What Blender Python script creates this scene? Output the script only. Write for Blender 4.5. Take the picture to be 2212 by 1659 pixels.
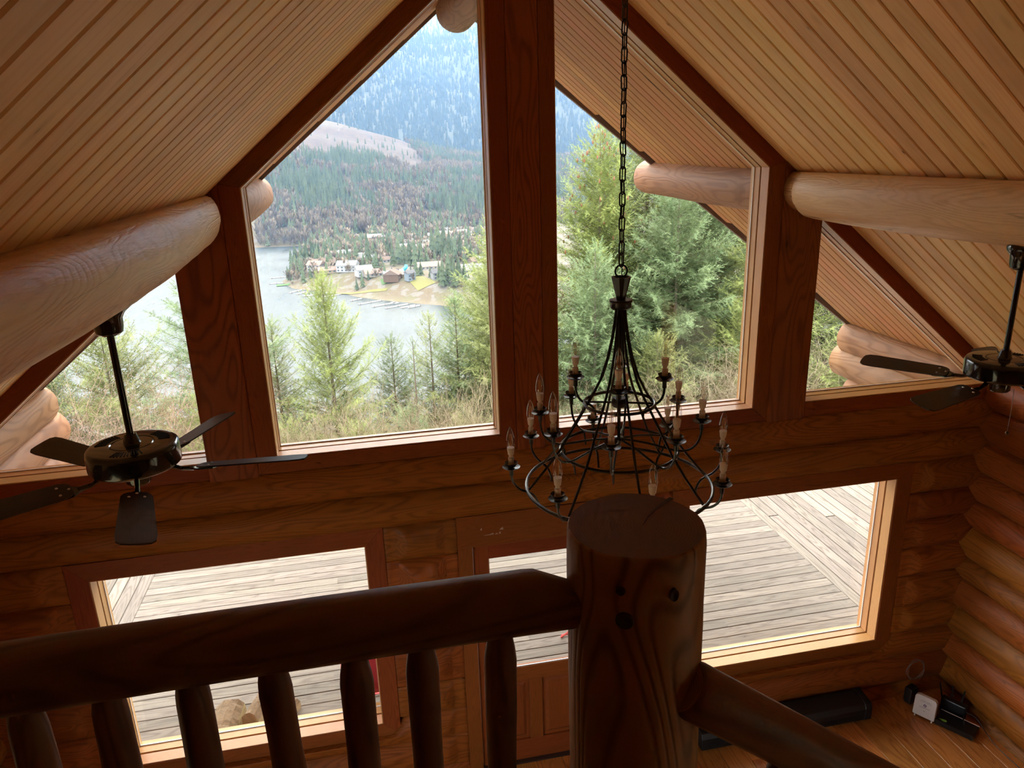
import bpy, bmesh, math, random
import numpy as np
from mathutils import Vector, Matrix, Euler
PI = math.pi
D = bpy.data
for o_ in list(D.objects): D.objects.remove(o_)
sc = bpy.context.scene
COL = sc.collection
rnd = random.Random(7)
nr = np.random.RandomState(11)

# ------------------------------------------------------------------ camera
def look_rot(yaw, pitch, roll):
    f = Vector((math.sin(yaw)*math.cos(pitch), math.cos(yaw)*math.cos(pitch), -math.sin(pitch)))
    r = Vector((math.cos(yaw), -math.sin(yaw), 0)); u = r.cross(f)
    r2 = r*math.cos(roll)+u*math.sin(roll); u2 = -r*math.sin(roll)+u*math.cos(roll)
    return Matrix((r2, u2, -f)).transposed().to_4x4()
cd = D.cameras.new('camera'); cam = D.objects.new('camera', cd); COL.objects.link(cam)
CAMP = Vector((-1.0536, -4.8224, 4.8620))
cam.matrix_world = Matrix.Translation(CAMP) @ look_rot(0.1924, 0.3083, -0.0317)
cd.sensor_fit = 'HORIZONTAL'; cd.sensor_width = 36.0; cd.lens = 36.0*1599.4/2212
cd.clip_start = 0.05; cd.clip_end = 20000
sc.camera = cam

# ------------------------------------------------------------------ world, exposure
SKY = 5.0
HAZE = 0.85e-4
w = D.worlds.new('overcast_sky'); sc.world = w; w.use_nodes = True
nt = w.node_tree; nt.nodes.clear()
wo = nt.nodes.new('ShaderNodeOutputWorld'); bg = nt.nodes.new('ShaderNodeBackground')
tc = nt.nodes.new('ShaderNodeTexCoord'); sx = nt.nodes.new('ShaderNodeSeparateXYZ')
rp = nt.nodes.new('ShaderNodeValToRGB')
rp.color_ramp.elements[0].position = 0.0; rp.color_ramp.elements[0].color = (0.80, 0.86, 0.93, 1)
rp.color_ramp.elements[1].position = 0.6; rp.color_ramp.elements[1].color = (1.0, 0.99, 0.97, 1)
nt.links.new(tc.outputs['Generated'], sx.inputs[0]); nt.links.new(sx.outputs['Z'], rp.inputs[0])
nt.links.new(rp.outputs[0], bg.inputs[0]); bg.inputs[1].default_value = SKY
nt.links.new(bg.outputs[0], wo.inputs[0])
vs = sc.view_settings
vs.view_transform = 'Standard'; vs.look = 'None'; vs.gamma = 1.0; vs.use_curve_mapping = False
vs.exposure = 1.0
sc.cycles.max_bounces = 10; sc.cycles.diffuse_bounces = 6; sc.cycles.glossy_bounces = 3
sc.cycles.use_adaptive_sampling = True; sc.cycles.adaptive_threshold = 0.045; sc.cycles.adaptive_min_samples = 16
sc.cycles.transparent_max_bounces = 12; sc.cycles.transmission_bounces = 6
sc.cycles.use_denoising = True; sc.cycles.volume_bounces = 1
sc.cycles.sample_clamp_indirect = 8.0

# ------------------------------------------------------------------ materials
MATS = {}
class NT:
    def __init__(s, name):
        s.m = D.materials.new(name); s.m.use_nodes = True; s.t = s.m.node_tree
        s.p = s.t.nodes['Principled BSDF']
    def n(s, t, **k):
        x = s.t.nodes.new('ShaderNode'+t)
        for a, b in k.items(): setattr(x, a, b)
        return x
    def l(s, a, b): s.t.links.new(a, b)
    def math(s, op, a, b=None, c=None):
        x = s.n('Math', operation=op)
        for i, v in enumerate((a, b, c)):
            if v is None: continue
            if isinstance(v, (int, float)): x.inputs[i].default_value = v
            else: s.l(v, x.inputs[i])
        return x.outputs[0]
    def ramp(s, fac, stops, interp='LINEAR'):
        x = s.n('ValToRGB'); cr = x.color_ramp; cr.interpolation = interp
        while len(cr.elements) < len(stops): cr.elements.new(0.5)
        for e, (p, c) in zip(cr.elements, stops):
            e.position = p; e.color = (c[0], c[1], c[2], 1) if not isinstance(c, (int, float)) else (c, c, c, 1)
        s.l(fac, x.inputs[0]); return x.outputs[0]
    def mix(s, fac, a, b, blend='MIX'):
        x = s.n('Mix', data_type='RGBA', blend_type=blend)
        for sock, v in ((x.inputs[0], fac), (x.inputs[6], a), (x.inputs[7], b)):
            if isinstance(v, (int, float)): sock.default_value = v
            elif isinstance(v, tuple): sock.default_value = (v[0], v[1], v[2], 1)
            else: s.l(v, sock)
        return x.outputs[2]
    def noise(s, vec, scale, detail=3, rough=.55, dist=0.0):
        x = s.n('TexNoise'); x.inputs['Scale'].default_value = scale; x.inputs['Detail'].default_value = detail
        x.inputs['Roughness'].default_value = rough; x.inputs['Distortion'].default_value = dist
        s.l(vec, x.inputs['Vector']); return x.outputs['Fac']
    def bump(s, h, strength=.3, dist=.01):
        x = s.n('Bump'); x.inputs['Strength'].default_value = strength; x.inputs['Distance'].default_value = dist
        s.l(h, x.inputs['Height']); s.l(x.outputs[0], s.p.inputs['Normal'])
    def coords(s, sc3=(1, 1, 1), rand=37.0):
        tc = s.n('TexCoord'); oi = s.n('ObjectInfo')
        mp = s.n('Mapping'); mp.inputs['Scale'].default_value = sc3
        cmb = s.n('CombineXYZ')
        for i, k in enumerate((rand, rand*1.7, rand*.6)): s.l(s.math('MULTIPLY', oi.outputs['Random'], k), cmb.inputs[i])
        s.l(tc.outputs['Object'], mp.inputs['Vector']); s.l(cmb.outputs[0], mp.inputs['Location'])
        return mp.outputs[0], oi.outputs['Random']

def wood(name, c1, c2, dark, lines=26.0, stretch=9.0, linemix=.5, knots=.5, rough=.45, vary=.18, bump=.25,
         knot_scale=2.2, blotch=None, coat=0.0, spec=.3, cracks=0.0):
    """grain runs along the object's local X"""
    if name in MATS: return MATS[name]
    s = NT(name)
    v, rn = s.coords((1.0, stretch, stretch))
    v2, _ = s.coords((1.0, 2.6, 2.6))
    big = s.noise(v, .55, 2, .5, .35)
    ringv = s.math('SINE', s.math('MULTIPLY', big, lines*6.5))
    ringf = s.math('SUBTRACT', 1.0, s.math('POWER', s.math('MULTIPLY_ADD', ringv, -.5, .5), 2.5))
    fine = s.noise(v, 7.0, 4, .65)
    fac = s.math('ADD', s.math('MULTIPLY', ringf, linemix), s.math('MULTIPLY', fine, 1-linemix))
    col = s.ramp(fac, [(.18, c2), (.75, c1)])
    bl = s.noise(v2, 1.1, 3, .6)
    col = s.mix(s.ramp(bl, [(.35, 0.0), (.75, .55)]), col, blotch if blotch else tuple(.72*x for x in c1))
    # knots
    vo = s.n('TexVoronoi', feature='F1'); vo.inputs['Scale'].default_value = knot_scale
    s.l(v2, vo.inputs['Vector'])
    kd = s.math('ADD', vo.outputs['Distance'], s.math('MULTIPLY', s.noise(v2, 9, 2), .05))
    sepc = s.n('SeparateColor'); s.l(vo.outputs['Color'], sepc.inputs[0])
    on = s.math('LESS_THAN', sepc.outputs[0], knots)
    kf = s.math('MULTIPLY', s.ramp(kd, [(.045, 1.0), (.085, 0.0)]), on)
    halo = s.math('MULTIPLY', s.ramp(kd, [(.06, .45), (.22, 0.0)]), on)
    col = s.mix(halo, col, tuple(.6*x for x in c2))
    col = s.mix(kf, col, dark)
    if cracks:
        v3, _ = s.coords((.55, 9.0, 9.0), 21.0)
        ck = s.noise(v3, .8, 2, .45, .1)
        cf = s.ramp(s.math('ABSOLUTE', s.math('SUBTRACT', ck, .5)), [(.0, cracks), (.0035, 0.0)])
        cm = s.ramp(s.noise(v2, .7, 2), [(.5, 0.0), (.58, 1.0)])
        col = s.mix(s.math('MULTIPLY', cf, cm), col, dark)
    hv = s.n('HueSaturation'); s.l(col, hv.inputs['Color'])
    s.l(s.math('MULTIPLY_ADD', rn, vary*2, 1-vary), hv.inputs['Value'])
    s.l(s.math('MULTIPLY_ADD', s.math('FRACT', s.math('MULTIPLY', rn, 7.3)), .02, .49), hv.inputs['Hue'])
    s.l(hv.outputs[0], s.p.inputs['Base Color'])
    s.p.inputs['Roughness'].default_value = rough; s.p.inputs['Specular IOR Level'].default_value = spec
    s.l(s.math('MULTIPLY_ADD', fine, .25, rough-.12), s.p.inputs['Roughness'])
    if coat: s.p.inputs['Coat Weight'].default_value = coat; s.p.inputs['Coat Roughness'].default_value = .25
    s.bump(fac, bump, .004)
    MATS[name] = s.m; return s.m

def plain(name, c, rough=.5, metal=0.0, noise=0.0, scale=30, spec=.5, bump=0.0, coat=0.0):
    if name in MATS: return MATS[name]
    s = NT(name)
    v, rn = s.coords()
    if noise:
        f = s.noise(v, scale, 3)
        col = s.mix(s.math('MULTIPLY', f, noise), c, tuple(x*.45 for x in c))
        s.l(col, s.p.inputs['Base Color'])
        if bump: s.bump(f, bump, .003)
    else:
        f = s.noise(v, scale, 2)
        s.l(s.mix(s.math('MULTIPLY', f, .12), c, tuple(x*.8 for x in c)), s.p.inputs['Base Color'])
    s.p.inputs['Roughness'].default_value = rough; s.p.inputs['Metallic'].default_value = metal
    s.p.inputs['Specular IOR Level'].default_value = spec
    s.p.inputs['Coat Weight'].default_value = coat
    MATS[name] = s.m; return s.m

def glass_mat(name, tint=(.97, .98, .975), refl=1.0):
    s = NT(name); s.t.nodes.remove(s.p)
    tr = s.n('BsdfTransparent'); tr.inputs[0].default_value = (*tint, 1)
    gl = s.n('BsdfGlossy'); gl.inputs['Roughness'].default_value = 0.02
    g = s.n('NewGeometry'); dp = s.n('VectorMath', operation='DOT_PRODUCT'); s.l(g.outputs['Normal'], dp.inputs[0]); s.l(g.outputs['Incoming'], dp.inputs[1])
    sch = s.math('MULTIPLY_ADD', s.math('POWER', s.math('SUBTRACT', 1.0, s.math('ABSOLUTE', dp.outputs['Value'])), 5.0), .96, .04)
    mx = s.n('MixShader'); s.l(s.math('MULTIPLY', sch, refl), mx.inputs[0])
    s.l(tr.outputs[0], mx.inputs[1]); s.l(gl.outputs[0], mx.inputs[2])
    s.l(mx.outputs[0], s.t.nodes['Material Output'].inputs[0])
    return s.m

M = {}
M['log'] = wood('amber_log_wood', (.29, .085, .0125), (.155, .039, .0045), (.05, .014, .005), lines=30, stretch=6, linemix=.38, knots=.25, rough=.5, vary=.12, knot_scale=1.7, bump=.35, spec=.22, cracks=.5)
M['purlin'] = wood('peeled_pale_log_wood', (.84, .60, .33), (.66, .41, .19), (.08, .03, .012), lines=26, stretch=8, linemix=.22, knots=.6, rough=.42, vary=.04, knot_scale=2.6, blotch=(.66, .37, .23), bump=1.2, coat=.10, cracks=.75)
M['ceil'] = wood('knotty_pine_board', (.96, .68, .335), (.88, .56, .225), (.16, .07, .025), lines=8, stretch=14, linemix=.35, knots=.45, rough=.5, vary=.10, knot_scale=3.2, bump=.08, spec=.2)
M['soffit'] = wood('stained_soffit_board', (.50, .235, .09), (.34, .145, .05), (.09, .035, .015), lines=14, stretch=14, linemix=.35, knots=.5, rough=.55, vary=.10, knot_scale=3.0, bump=.1)
M['trim'] = wood('reddish_fir_trim', (.245, .062, .012), (.175, .040, .006), (.10, .03, .01), lines=30, stretch=26, linemix=.5, knots=.04, rough=.5, vary=.06, bump=.1, spec=.25)
M['jamb'] = wood('light_fir_jamb', (.60, .32, .13), (.50, .24, .085), (.2, .08, .03), lines=60, stretch=30, linemix=.4, knots=.03, rough=.38, vary=.04, bump=.06, coat=.15)
M['post'] = wood('fir_post_wood', (.26, .075, .013), (.16, .041, .0055), (.06, .02, .008), lines=26, stretch=5, linemix=.55, knots=.3, rough=.42, vary=.06, knot_scale=1.6, coat=.1)
M['newel'] = wood('dark_newel_log_wood', (.30, .14, .055), (.16, .064, .022), (.03, .012, .006), lines=34, stretch=5, linemix=.6, knots=.15, rough=.5, vary=.04, knot_scale=1.6, bump=.4)
M['rail'] = wood('dark_rail_log_wood', (.21, .095, .043), (.11, .045, .02), (.04, .015, .008), lines=14, stretch=6, linemix=.5, knots=.2, rough=.5, vary=.12, knot_scale=2.2, bump=.4)
M['floor'] = wood('fir_floor_plank', (.50, .20, .05), (.30, .10, .021), (.12, .035, .012), lines=26, stretch=7, linemix=.45, knots=.22, rough=.30, vary=.22, knot_scale=1.5, bump=.12, coat=.3)
M['deck'] = wood('weathered_deck_board', (.155, .128, .104), (.078, .060, .048), (.03, .02, .018), lines=12, stretch=11, linemix=.42, knots=.75, rough=.75, vary=.22, knot_scale=2.8, bump=.5)
M['gap'] = plain('dark_joint', (.035, .010, .003), .9)
M['extlog'] = wood('weathered_exterior_log', (.29, .145, .065), (.18, .078, .028), (.05, .02, .008), lines=18, stretch=5, linemix=.5, knots=.4, rough=.6, vary=.05, knot_scale=2.2, blotch=(.23, .13, .085), bump=.6)
M['black'] = plain('black_iron', (.010, .0095, .009), .38, 0.0, coat=.2)
M['fanblack'] = plain('glossy_black_enamel', (.006, .005, .005), .18, 0.0, coat=.6)
M['blade'] = wood('dark_walnut_blade', (.055, .035, .028), (.035, .022, .018), (.02, .01, .01), lines=30, stretch=22, linemix=.4, knots=.0, rough=.38, vary=.03, bump=.03)
M['porcelain'] = plain('beige_porcelain', (.60, .47, .38), .4)
M['bulbbase'] = plain('white_bulb_base', (.72, .62, .54), .35)
M['filament'] = plain('amber_filament', (.65, .30, .10), .4)
M['vinyl'] = plain('white_spacer_strip', (.85, .85, .83), .35)
M['glass'] = glass_mat('window_glass')
M['bulbglass'] = glass_mat('clear_bulb_glass', (.975, .965, .95), 2.2)
M['brass'] = plain('brass', (.60, .38, .14), .25, 1.0)
M['steel'] = plain('brushed_steel', (.55, .55, .56), .3, 1.0)

# ------------------------------------------------------------------ mesh helpers
def rawmesh(name, v, f, smooth=False, mats=None, mi=None):
    me = D.meshes.new(name)
    v = np.asarray(v, dtype=np.float32)
    if isinstance(f, np.ndarray):
        n, k = f.shape
        me.vertices.add(len(v)); me.vertices.foreach_set('co', v.ravel())
        me.loops.add(n*k); me.loops.foreach_set('vertex_index', f.astype(np.int32).ravel())
        me.polygons.add(n); me.polygons.foreach_set('loop_start', np.arange(0, n*k, k, dtype=np.int32))
        me.update(calc_edges=True)
    else:
        me.from_pydata(v.tolist(), [], f); me.update()
    if smooth: me.polygons.foreach_set('use_smooth', [True]*len(me.polygons))
    for m in (mats or []): me.materials.append(m)
    if mi is not None: me.polygons.foreach_set('material_index', np.asarray(mi, dtype=np.int32))
    return me

def add(name, me, parent=None, mat=None, loc=None, rot=None, mw=None, scale=None):
    o = D.objects.new(name, me); COL.objects.link(o)
    if parent is not None: o.parent = parent
    if mat is not None and me is not None and not me.materials: me.materials.append(mat)
    if mw is not None: o.matrix_local = mw
    if loc is not None: o.location = loc
    if rot is not None: o.rotation_euler = rot
    if scale is not None: o.scale = scale
    return o

def tag(o, label=None, cat=None, group=None, kind=None):
    if label: o['label'] = label
    if cat: o['category'] = cat
    if group: o['group'] = group
    if kind: o['kind'] = kind
    return o

def thing(name, label, cat, loc=(0, 0, 0), rotz=0.0, group=None):
    o = D.objects.new(name, None); COL.objects.link(o); o.empty_display_size = .1
    o.location = loc; o.rotation_euler = (0, 0, rotz)
    return tag(o, label, cat, group)

def struct(name):
    o = D.objects.new(name, None); COL.objects.link(o); o['kind'] = 'structure'; o.empty_display_size = .1
    return o

class MB:
    def __init__(s): s.v = []; s.f = []; s.m = []
    def put(s, v, f, m=0):
        b = len(s.v); s.v += [tuple(p) for p in v]; s.f += [tuple(b+i for i in q) for q in f]; s.m += [m]*len(f); return s
    def box(s, x0, x1, y0, y1, z0, z1, m=0):
        v = [(x0,y0,z0),(x1,y0,z0),(x1,y1,z0),(x0,y1,z0),(x0,y0,z1),(x1,y0,z1),(x1,y1,z1),(x0,y1,z1)]
        return s.put(v, [(0,3,2,1),(4,5,6,7),(0,1,5,4),(1,2,6,5),(2,3,7,6),(3,0,4,7)], m)
    def lathe(s, prof, seg=20, c=(0,0,0), m=0, rot=None):
        v = []; n = len(prof)
        for i in range(seg):
            a = 2*PI*i/seg
            for r, z in prof: v.append(Vector((r*math.cos(a), r*math.sin(a), z)))
        if rot is not None: v = [rot @ p for p in v]
        v = [p+Vector(c) for p in v]
        f = []
        for i in range(seg):
            j = (i+1) % seg
            for k in range(n-1):
                f.append((i*n+k, j*n+k, j*n+k+1, i*n+k+1))
        if prof[0][0] > 1e-5: f.append(tuple(i*n for i in range(seg))[::-1])
        if prof[-1][0] > 1e-5: f.append(tuple(i*n+n-1 for i in range(seg)))
        return s.put(v, f, m)
    def tube(s, pts, r, seg=8, closed=False, m=0):
        pts = [Vector(p) for p in pts]; n = len(pts)
        rr = r if isinstance(r, (list, tuple)) else [r]*n
        T = []
        for i in range(n):
            a = pts[(i-1) % n] if (closed or i > 0) else pts[0]
            b = pts[(i+1) % n] if (closed or i < n-1) else pts[-1]
            T.append((b-a).normalized())
        up = Vector((0, 0, 1)) if abs(T[0].z) < .9 else Vector((1, 0, 0))
        N = T[0].cross(up).normalized(); v = []
        for i in range(n):
            N = (N - T[i]*N.dot(T[i])).normalized(); B = T[i].cross(N)
            for k in range(seg):
                a = 2*PI*k/seg; v.append(pts[i]+(N*math.cos(a)+B*math.sin(a))*rr[i])
        f = []
        for i in range(n if closed else n-1):
            j = (i+1) % n
            for k in range(seg):
                l = (k+1) % seg; f.append((i*seg+k, i*seg+l, j*seg+l, j*seg+k))
        if not closed: f.append(tuple(range(seg))[::-1]); f.append(tuple((n-1)*seg+k for k in range(seg)))
        return s.put(v, f, m)
    def prism(s, poly, y0, y1, m=0):
        """poly in (x,z), extruded along y"""
        n = len(poly)
        v = [(x, y0, z) for x, z in poly]+[(x, y1, z) for x, z in poly]
        f = [tuple(range(n)), tuple(range(2*n-1, n-1, -1))]
        f += [(i, i+n, (i+1) % n+n, (i+1) % n) for i in range(n)]
        return s.put(v, f, m)
    def mesh(s, name, mats=None, smooth=False, bevel=0.0, seg=1, weld=False):
        me = D.meshes.new(name); me.from_pydata([tuple(p) for p in s.v], [], s.f); me.update()
        if mats:
            for m in (mats if isinstance(mats, (list, tuple)) else [mats]): me.materials.append(m)
        me.polygons.foreach_set('material_index', s.m)
        bm = bmesh.new(); bm.from_mesh(me)
        bmesh.ops.recalc_face_normals(bm, faces=bm.faces)
        if bevel:
            bmesh.ops.bevel(bm, geom=[e for e in bm.edges if len(e.link_faces) == 2 and e.calc_face_angle(0) > .5],
                            offset=bevel, segments=seg, affect='EDGES', profile=.6, clamp_overlap=True)
        bm.to_mesh(me); bm.free()
        if smooth:
            me.polygons.foreach_set('use_smooth', [True]*len(me.polygons))
            try: me.set_sharp_from_angle(angle=math.radians(40))
            except Exception: pass
        return me
    def obj(s, name, mat, parent=None, smooth=False, bevel=0.0, seg=1, **k):
        return add(name, s.mesh(name, mat, smooth, bevel, seg), parent, **k)

def centred(mb, name, mat, parent, axis='X', **k):
    """turn the mesh so that its local X is the grain direction: axis = world direction of grain"""
    V = np.array([tuple(p) for p in mb.v]); c = (V.min(0)+V.max(0))/2
    A = axis if isinstance(axis, Vector) else {'X': Vector((1,0,0)), 'Y': Vector((0,1,0)), 'Z': Vector((0,0,1))}[axis]
    A = A.normalized(); up = Vector((0, 0, 1)) if abs(A.z) < .9 else Vector((0, 1, 0))
    B = up.cross(A).normalized(); C = A.cross(B)
    R = Matrix((A, B, C)).transposed()
    mw = Matrix.Translation(Vector(c)) @ R.to_4x4(); inv = mw.inverted()
    mb.v = [tuple(inv @ Vector(p)) for p in mb.v]
    return mb.obj(name, mat, parent, mw=mw, **k)

def plank_mesh(name, L, W, T, ch, mat):
    """plank along X centred, face up +Z, chamfered long edges"""
    h, w = L/2, W/2
    prof = [(-w, -T), (-w, -ch), (-w+ch, 0), (w-ch, 0), (w, -ch), (w, -T)]
    v = [(-h, y, z) for y, z in prof]+[(h, y, z) for y, z in prof]
    n = 6; f = [tuple(range(n))[::-1], tuple(range(n, 2*n))]+[(i, (i+1) % n, (i+1) % n+n, i+n) for i in range(n)]
    me = D.meshes.new(name); me.from_pydata(v, [], f); me.update(); me.materials.append(mat)
    return me

def log_mesh(name, L, R, mat, seg=24, nx=28, wob=.004, taper=0.0, clamp=None, prof=None, endmat=None, seed=0, cap=True):
    """peeled log along X, centred. R may be (Ry,Rz). clamp(x,y,z)->(x,y,z)"""
    r = np.random.RandomState(abs(int(seed)))
    Ry, Rz = R if isinstance(R, tuple) else (R, R)
    xs = np.linspace(-L/2, L/2, nx+1) if prof is None else np.array([p[0] for p in prof])
    pr = np.ones(len(xs)) if prof is None else np.array([p[1] for p in prof])
    ph = r.rand(8)*6.28; V = []
    for i, x in enumerate(xs):
        t = 1+taper*(x/L)
        cy = wob*1.5*math.sin(x*1.3+ph[0]); cz = wob*1.2*math.sin(x*1.7+ph[1])
        for k in range(seg):
            a = 2*PI*k/seg
            q = pr[i]*t*(1+(wob*3.0)*(math.sin(3*a+ph[2]+x*1.1)*.35+math.sin(5*a+ph[3]-x*2.3)*.25)+wob*1.6*(r.rand()-.5))
            y = cy+Ry*q*math.cos(a); z = cz+Rz*q*math.sin(a)
            p = (x, y, z)
            if clamp: p = clamp(*p)
            V.append(p)
    F = []
    n = len(xs)
    for i in range(n-1):
        for k in range(seg):
            l = (k+1) % seg; F.append((i*seg+k, (i+1)*seg+k, (i+1)*seg+l, i*seg+l))
    mi = [0]*len(F)
    if cap:
        F.append(tuple(range(seg))); F.append(tuple((n-1)*seg+k for k in range(seg))[::-1]); mi += [1 if endmat else 0]*2
    me = D.meshes.new(name); me.from_pydata(V, [], F); me.update()
    me.materials.append(mat)
    if endmat: me.materials.append(endmat)
    me.polygons.foreach_set('material_index', mi)
    me.polygons.foreach_set('use_smooth', [len(f) == 4 for f in F])
    bm = bmesh.new(); bm.from_mesh(me); bmesh.ops.recalc_face_normals(bm, faces=bm.faces); bm.to_mesh(me); bm.free()
    return me

def endgrain(name, c1, c2):
    s = NT(name); v, rn = s.coords(rand=0)
    sp = s.n('SeparateXYZ'); s.l(v, sp.inputs[0])
    r2 = s.math('SQRT', s.math('ADD', s.math('POWER', s.math('ADD', sp.outputs[1], .01), 2.0), s.math('POWER', sp.outputs[2], 2.0)))
    r3 = s.math('ADD', r2, s.math('MULTIPLY', s.noise(v, 12, 2), .012))
    f = s.math('MULTIPLY_ADD', s.math('SINE', s.math('MULTIPLY', r3, 900.0)), .5, .5)
    s.l(s.mix(f, c1, c2), s.p.inputs['Base Color']); s.p.inputs['Roughness'].default_value = .7
    return s.m
M['end'] = endgrain('log_end_grain', (.36, .17, .07), (.24, .10, .04))
M['endpale'] = endgrain('pale_log_end_grain', (.52, .30, .16), (.40, .20, .10))
M['endnewel'] = endgrain('newel_end_grain', (.15, .058, .022), (.12, .045, .016))

Rx = lambda a: Matrix.Rotation(a, 4, 'X')
Ry_ = lambda a: Matrix.Rotation(a, 4, 'Y')
Rz_ = lambda a: Matrix.Rotation(a, 4, 'Z')
T_ = lambda x, y, z: Matrix.Translation((x, y, z))
AX_Y = Matrix(((0, -1, 0, 0), (1, 0, 0, 0), (0, 0, 1, 0), (0, 0, 0, 1)))      # local X -> world Y

# ==================================================================  ROOM
SLOPE, RIDGE = .841, 6.28
YB = -8.0            # rear end of the room
XW = 3.79            # inner face of the side walls

# ---- gable wall logs
GS = [-.17, .10, .39, .65, .92, 1.23, 1.49, 1.76, 2.02, 2.31, 2.56, 2.82]
wall_back = struct('wall_back')
OPEN = [(-3.184, -1.088, .53, 2.318), (-.561, .577, -1, 2.318), (1.12, 3.221, .53, 2.318)]   # outer edges of the casings
def gable_log(x0, x1, z0, z1, seed, cut0, cut1, ztop=None):
    h = (z1-z0)/2+.004; b = .066; R = (h*h+b*b)/(2*b)
    L = x1-x0; xc = (x0+x1)/2; yc = -.05+R
    def clamp(x, y, z):
        for c, e in ((cut0, -L/2), (cut1, L/2)):
            if c:
                d = abs(x-e)
                lim = (.002-.06*max(0, (d-.10))/.10)-yc      # planed flat beside the casing
                if y < lim: y = lim
        y = max(-R-.02, min(y, R*.98)); z = max(-h-.01, min(z, h+.01))
        X_ = x+xc
        if z0 < .51 < z1 and (-3.19 < X_ < -1.08 or 1.11 < X_ < 3.23): z = min(z, .508-(z0+z1)/2)
        return x, y, z
    n = max(10, int(L/.12))
    xs = list(np.linspace(-L/2, L/2, n+1))
    for c, e, s_ in ((cut0, -L/2, 1), (cut1, L/2, -1)):
        if c: xs += [e+s_*q for q in (.05, .10, .12, .14, .16, .18, .20, .22)]
    xs = sorted(set(round(x, 4) for x in xs))
    me = log_mesh('log', L, R, M['log'], seg=40, prof=[(x, 1) for x in xs], wob=.003, clamp=clamp, seed=seed)
    add('log', me, wall_back, loc=(xc, yc, (z0+z1)/2))
sd = 0
for z0, z1 in zip(GS[:-1], GS[1:]):
    sd += 1
    zc = (z0+z1)/2
    segs = [(-4.35, 4.35, 0, 0)]
    if z1 > .0:
        for (a, b, lo, hi) in OPEN:
            if zc > lo+.02 and zc < hi:
                new = []
                for (p, q, c0, c1) in segs:
                    if a > p and b < q: new += [(p, a+.012, c0, 1), (b-.012, q, 1, c1)]
                    else: new.append((p, q, c0, c1))
                segs = new
    for (p, q, c0, c1) in segs: gable_log(p, q, z0, z1, sd*7+int(p*3), c0, c1); 

# ---- side walls
SR = [-.2, .06, .33, .59, .872, 1.151, 1.367, 1.648, 1.897, 2.166, 2.426, 2.711, 2.985]
def side_wall(name, sgn, win):
    W = struct(name)
    for i, (z0, z1) in enumerate(zip(SR[:-1], SR[1:])):
        h = (z1-z0)/2+.004; b = .066; R = (h*h+b*b)/(2*b); zc = (z0+z1)/2
        yend = {11: 1.97, 10: 2.07, 9: 1.80, 8: 1.1}.get(i, .75)
        if sgn < 0: yend += {11: .05, 10: .10, 9: .2}.get(i, 0)
        spans = [(YB, .26, 'log'), (.26, yend, 'extlog')]
        if win and zc > win[2] and zc < win[3]: spans = [(YB, win[0], 'log'), (win[1], .26, 'log'), (.26, yend, 'extlog')]
        for (a, c, mk) in spans:
            L = c-a
            me = log_mesh('log', L, R, M[mk], seg=28, nx=max(8, int(L/.25)), wob=.004, seed=100+i*3+(sgn > 0), endmat=M['endpale'],
                          clamp=lambda x, y, z: (x, max(-R, min(R, y)), max(-h-.008, min(z, h+.008))))
            add('log', me, W, mw=T_(sgn*(XW+R), (a+c)/2, zc) @ AX_Y)
    return W
WIN_SIDE = (-5.6, -2.3, .60, 2.42)  # opening for the added, unseen left window that brightens the room
wall_right = side_wall('wall_right', 1, (-6.4, -4.3, .86, 2.42))
wall_left = side_wall('wall_left', -1, WIN_SIDE)
wall_front = struct('wall_front')
for k in range(24):
    z = .13+.26*k; hw = min(4.1, (RIDGE+.1-z)/SLOPE)
    if hw < .3: break
    add('log', log_mesh('log', 2*hw, .155, M['log'], nx=8, seg=16, seed=300+k), wall_front, loc=(0, YB-.1, z))

# ---- ceiling boards
ceiling = struct('ceiling')
PITCH = .1285
def slope_mw(sgn, y, xa, xb, off=0.0):
    """board running down the slope from |x|=xa to xb, its face turned into the room; local X = down slope"""
    d = Vector((sgn, 0, -SLOPE)).normalized(); n = Vector((-sgn*SLOPE, 0, -1)).normalized(); c = n.cross(d)
    xm = (xa+xb)/2; p = Vector((sgn*xm, y, RIDGE-SLOPE*xm)) - n*off
    return Matrix.Translation(p) @ Matrix((d, c, n)).transposed().to_4x4()
CL = math.hypot(1, SLOPE)
cb = plank_mesh('board', 4.12*CL, PITCH-.011, .018, .005, M['ceil'])
for sgn in (-1, 1):
    for k in range(62):
        y = -.0245-PITCH*k
        add('board', cb, ceiling, mw=slope_mw(sgn, y, 0.0, 4.12))
    mb = MB(); q = 4.3
    for a in (0,):
        mb.put([(0, .25, RIDGE+.022), (sgn*q, .25, RIDGE-SLOPE*q+.022), (sgn*q, YB-.3, RIDGE-SLOPE*q+.022), (0, YB-.3, RIDGE+.022),
                (0, .25, RIDGE+.25), (sgn*q, .25, RIDGE-SLOPE*q+.25), (sgn*q, YB-.3, RIDGE-SLOPE*q+.25), (0, YB-.3, RIDGE+.25)],
               [(0, 1, 2, 3), (4, 5, 6, 7), (0, 1, 5, 4), (1, 2, 6, 5), (2, 3, 7, 6), (3, 0, 4, 7)])
    mb.obj('board_backing', M['gap'], ceiling)

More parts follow.
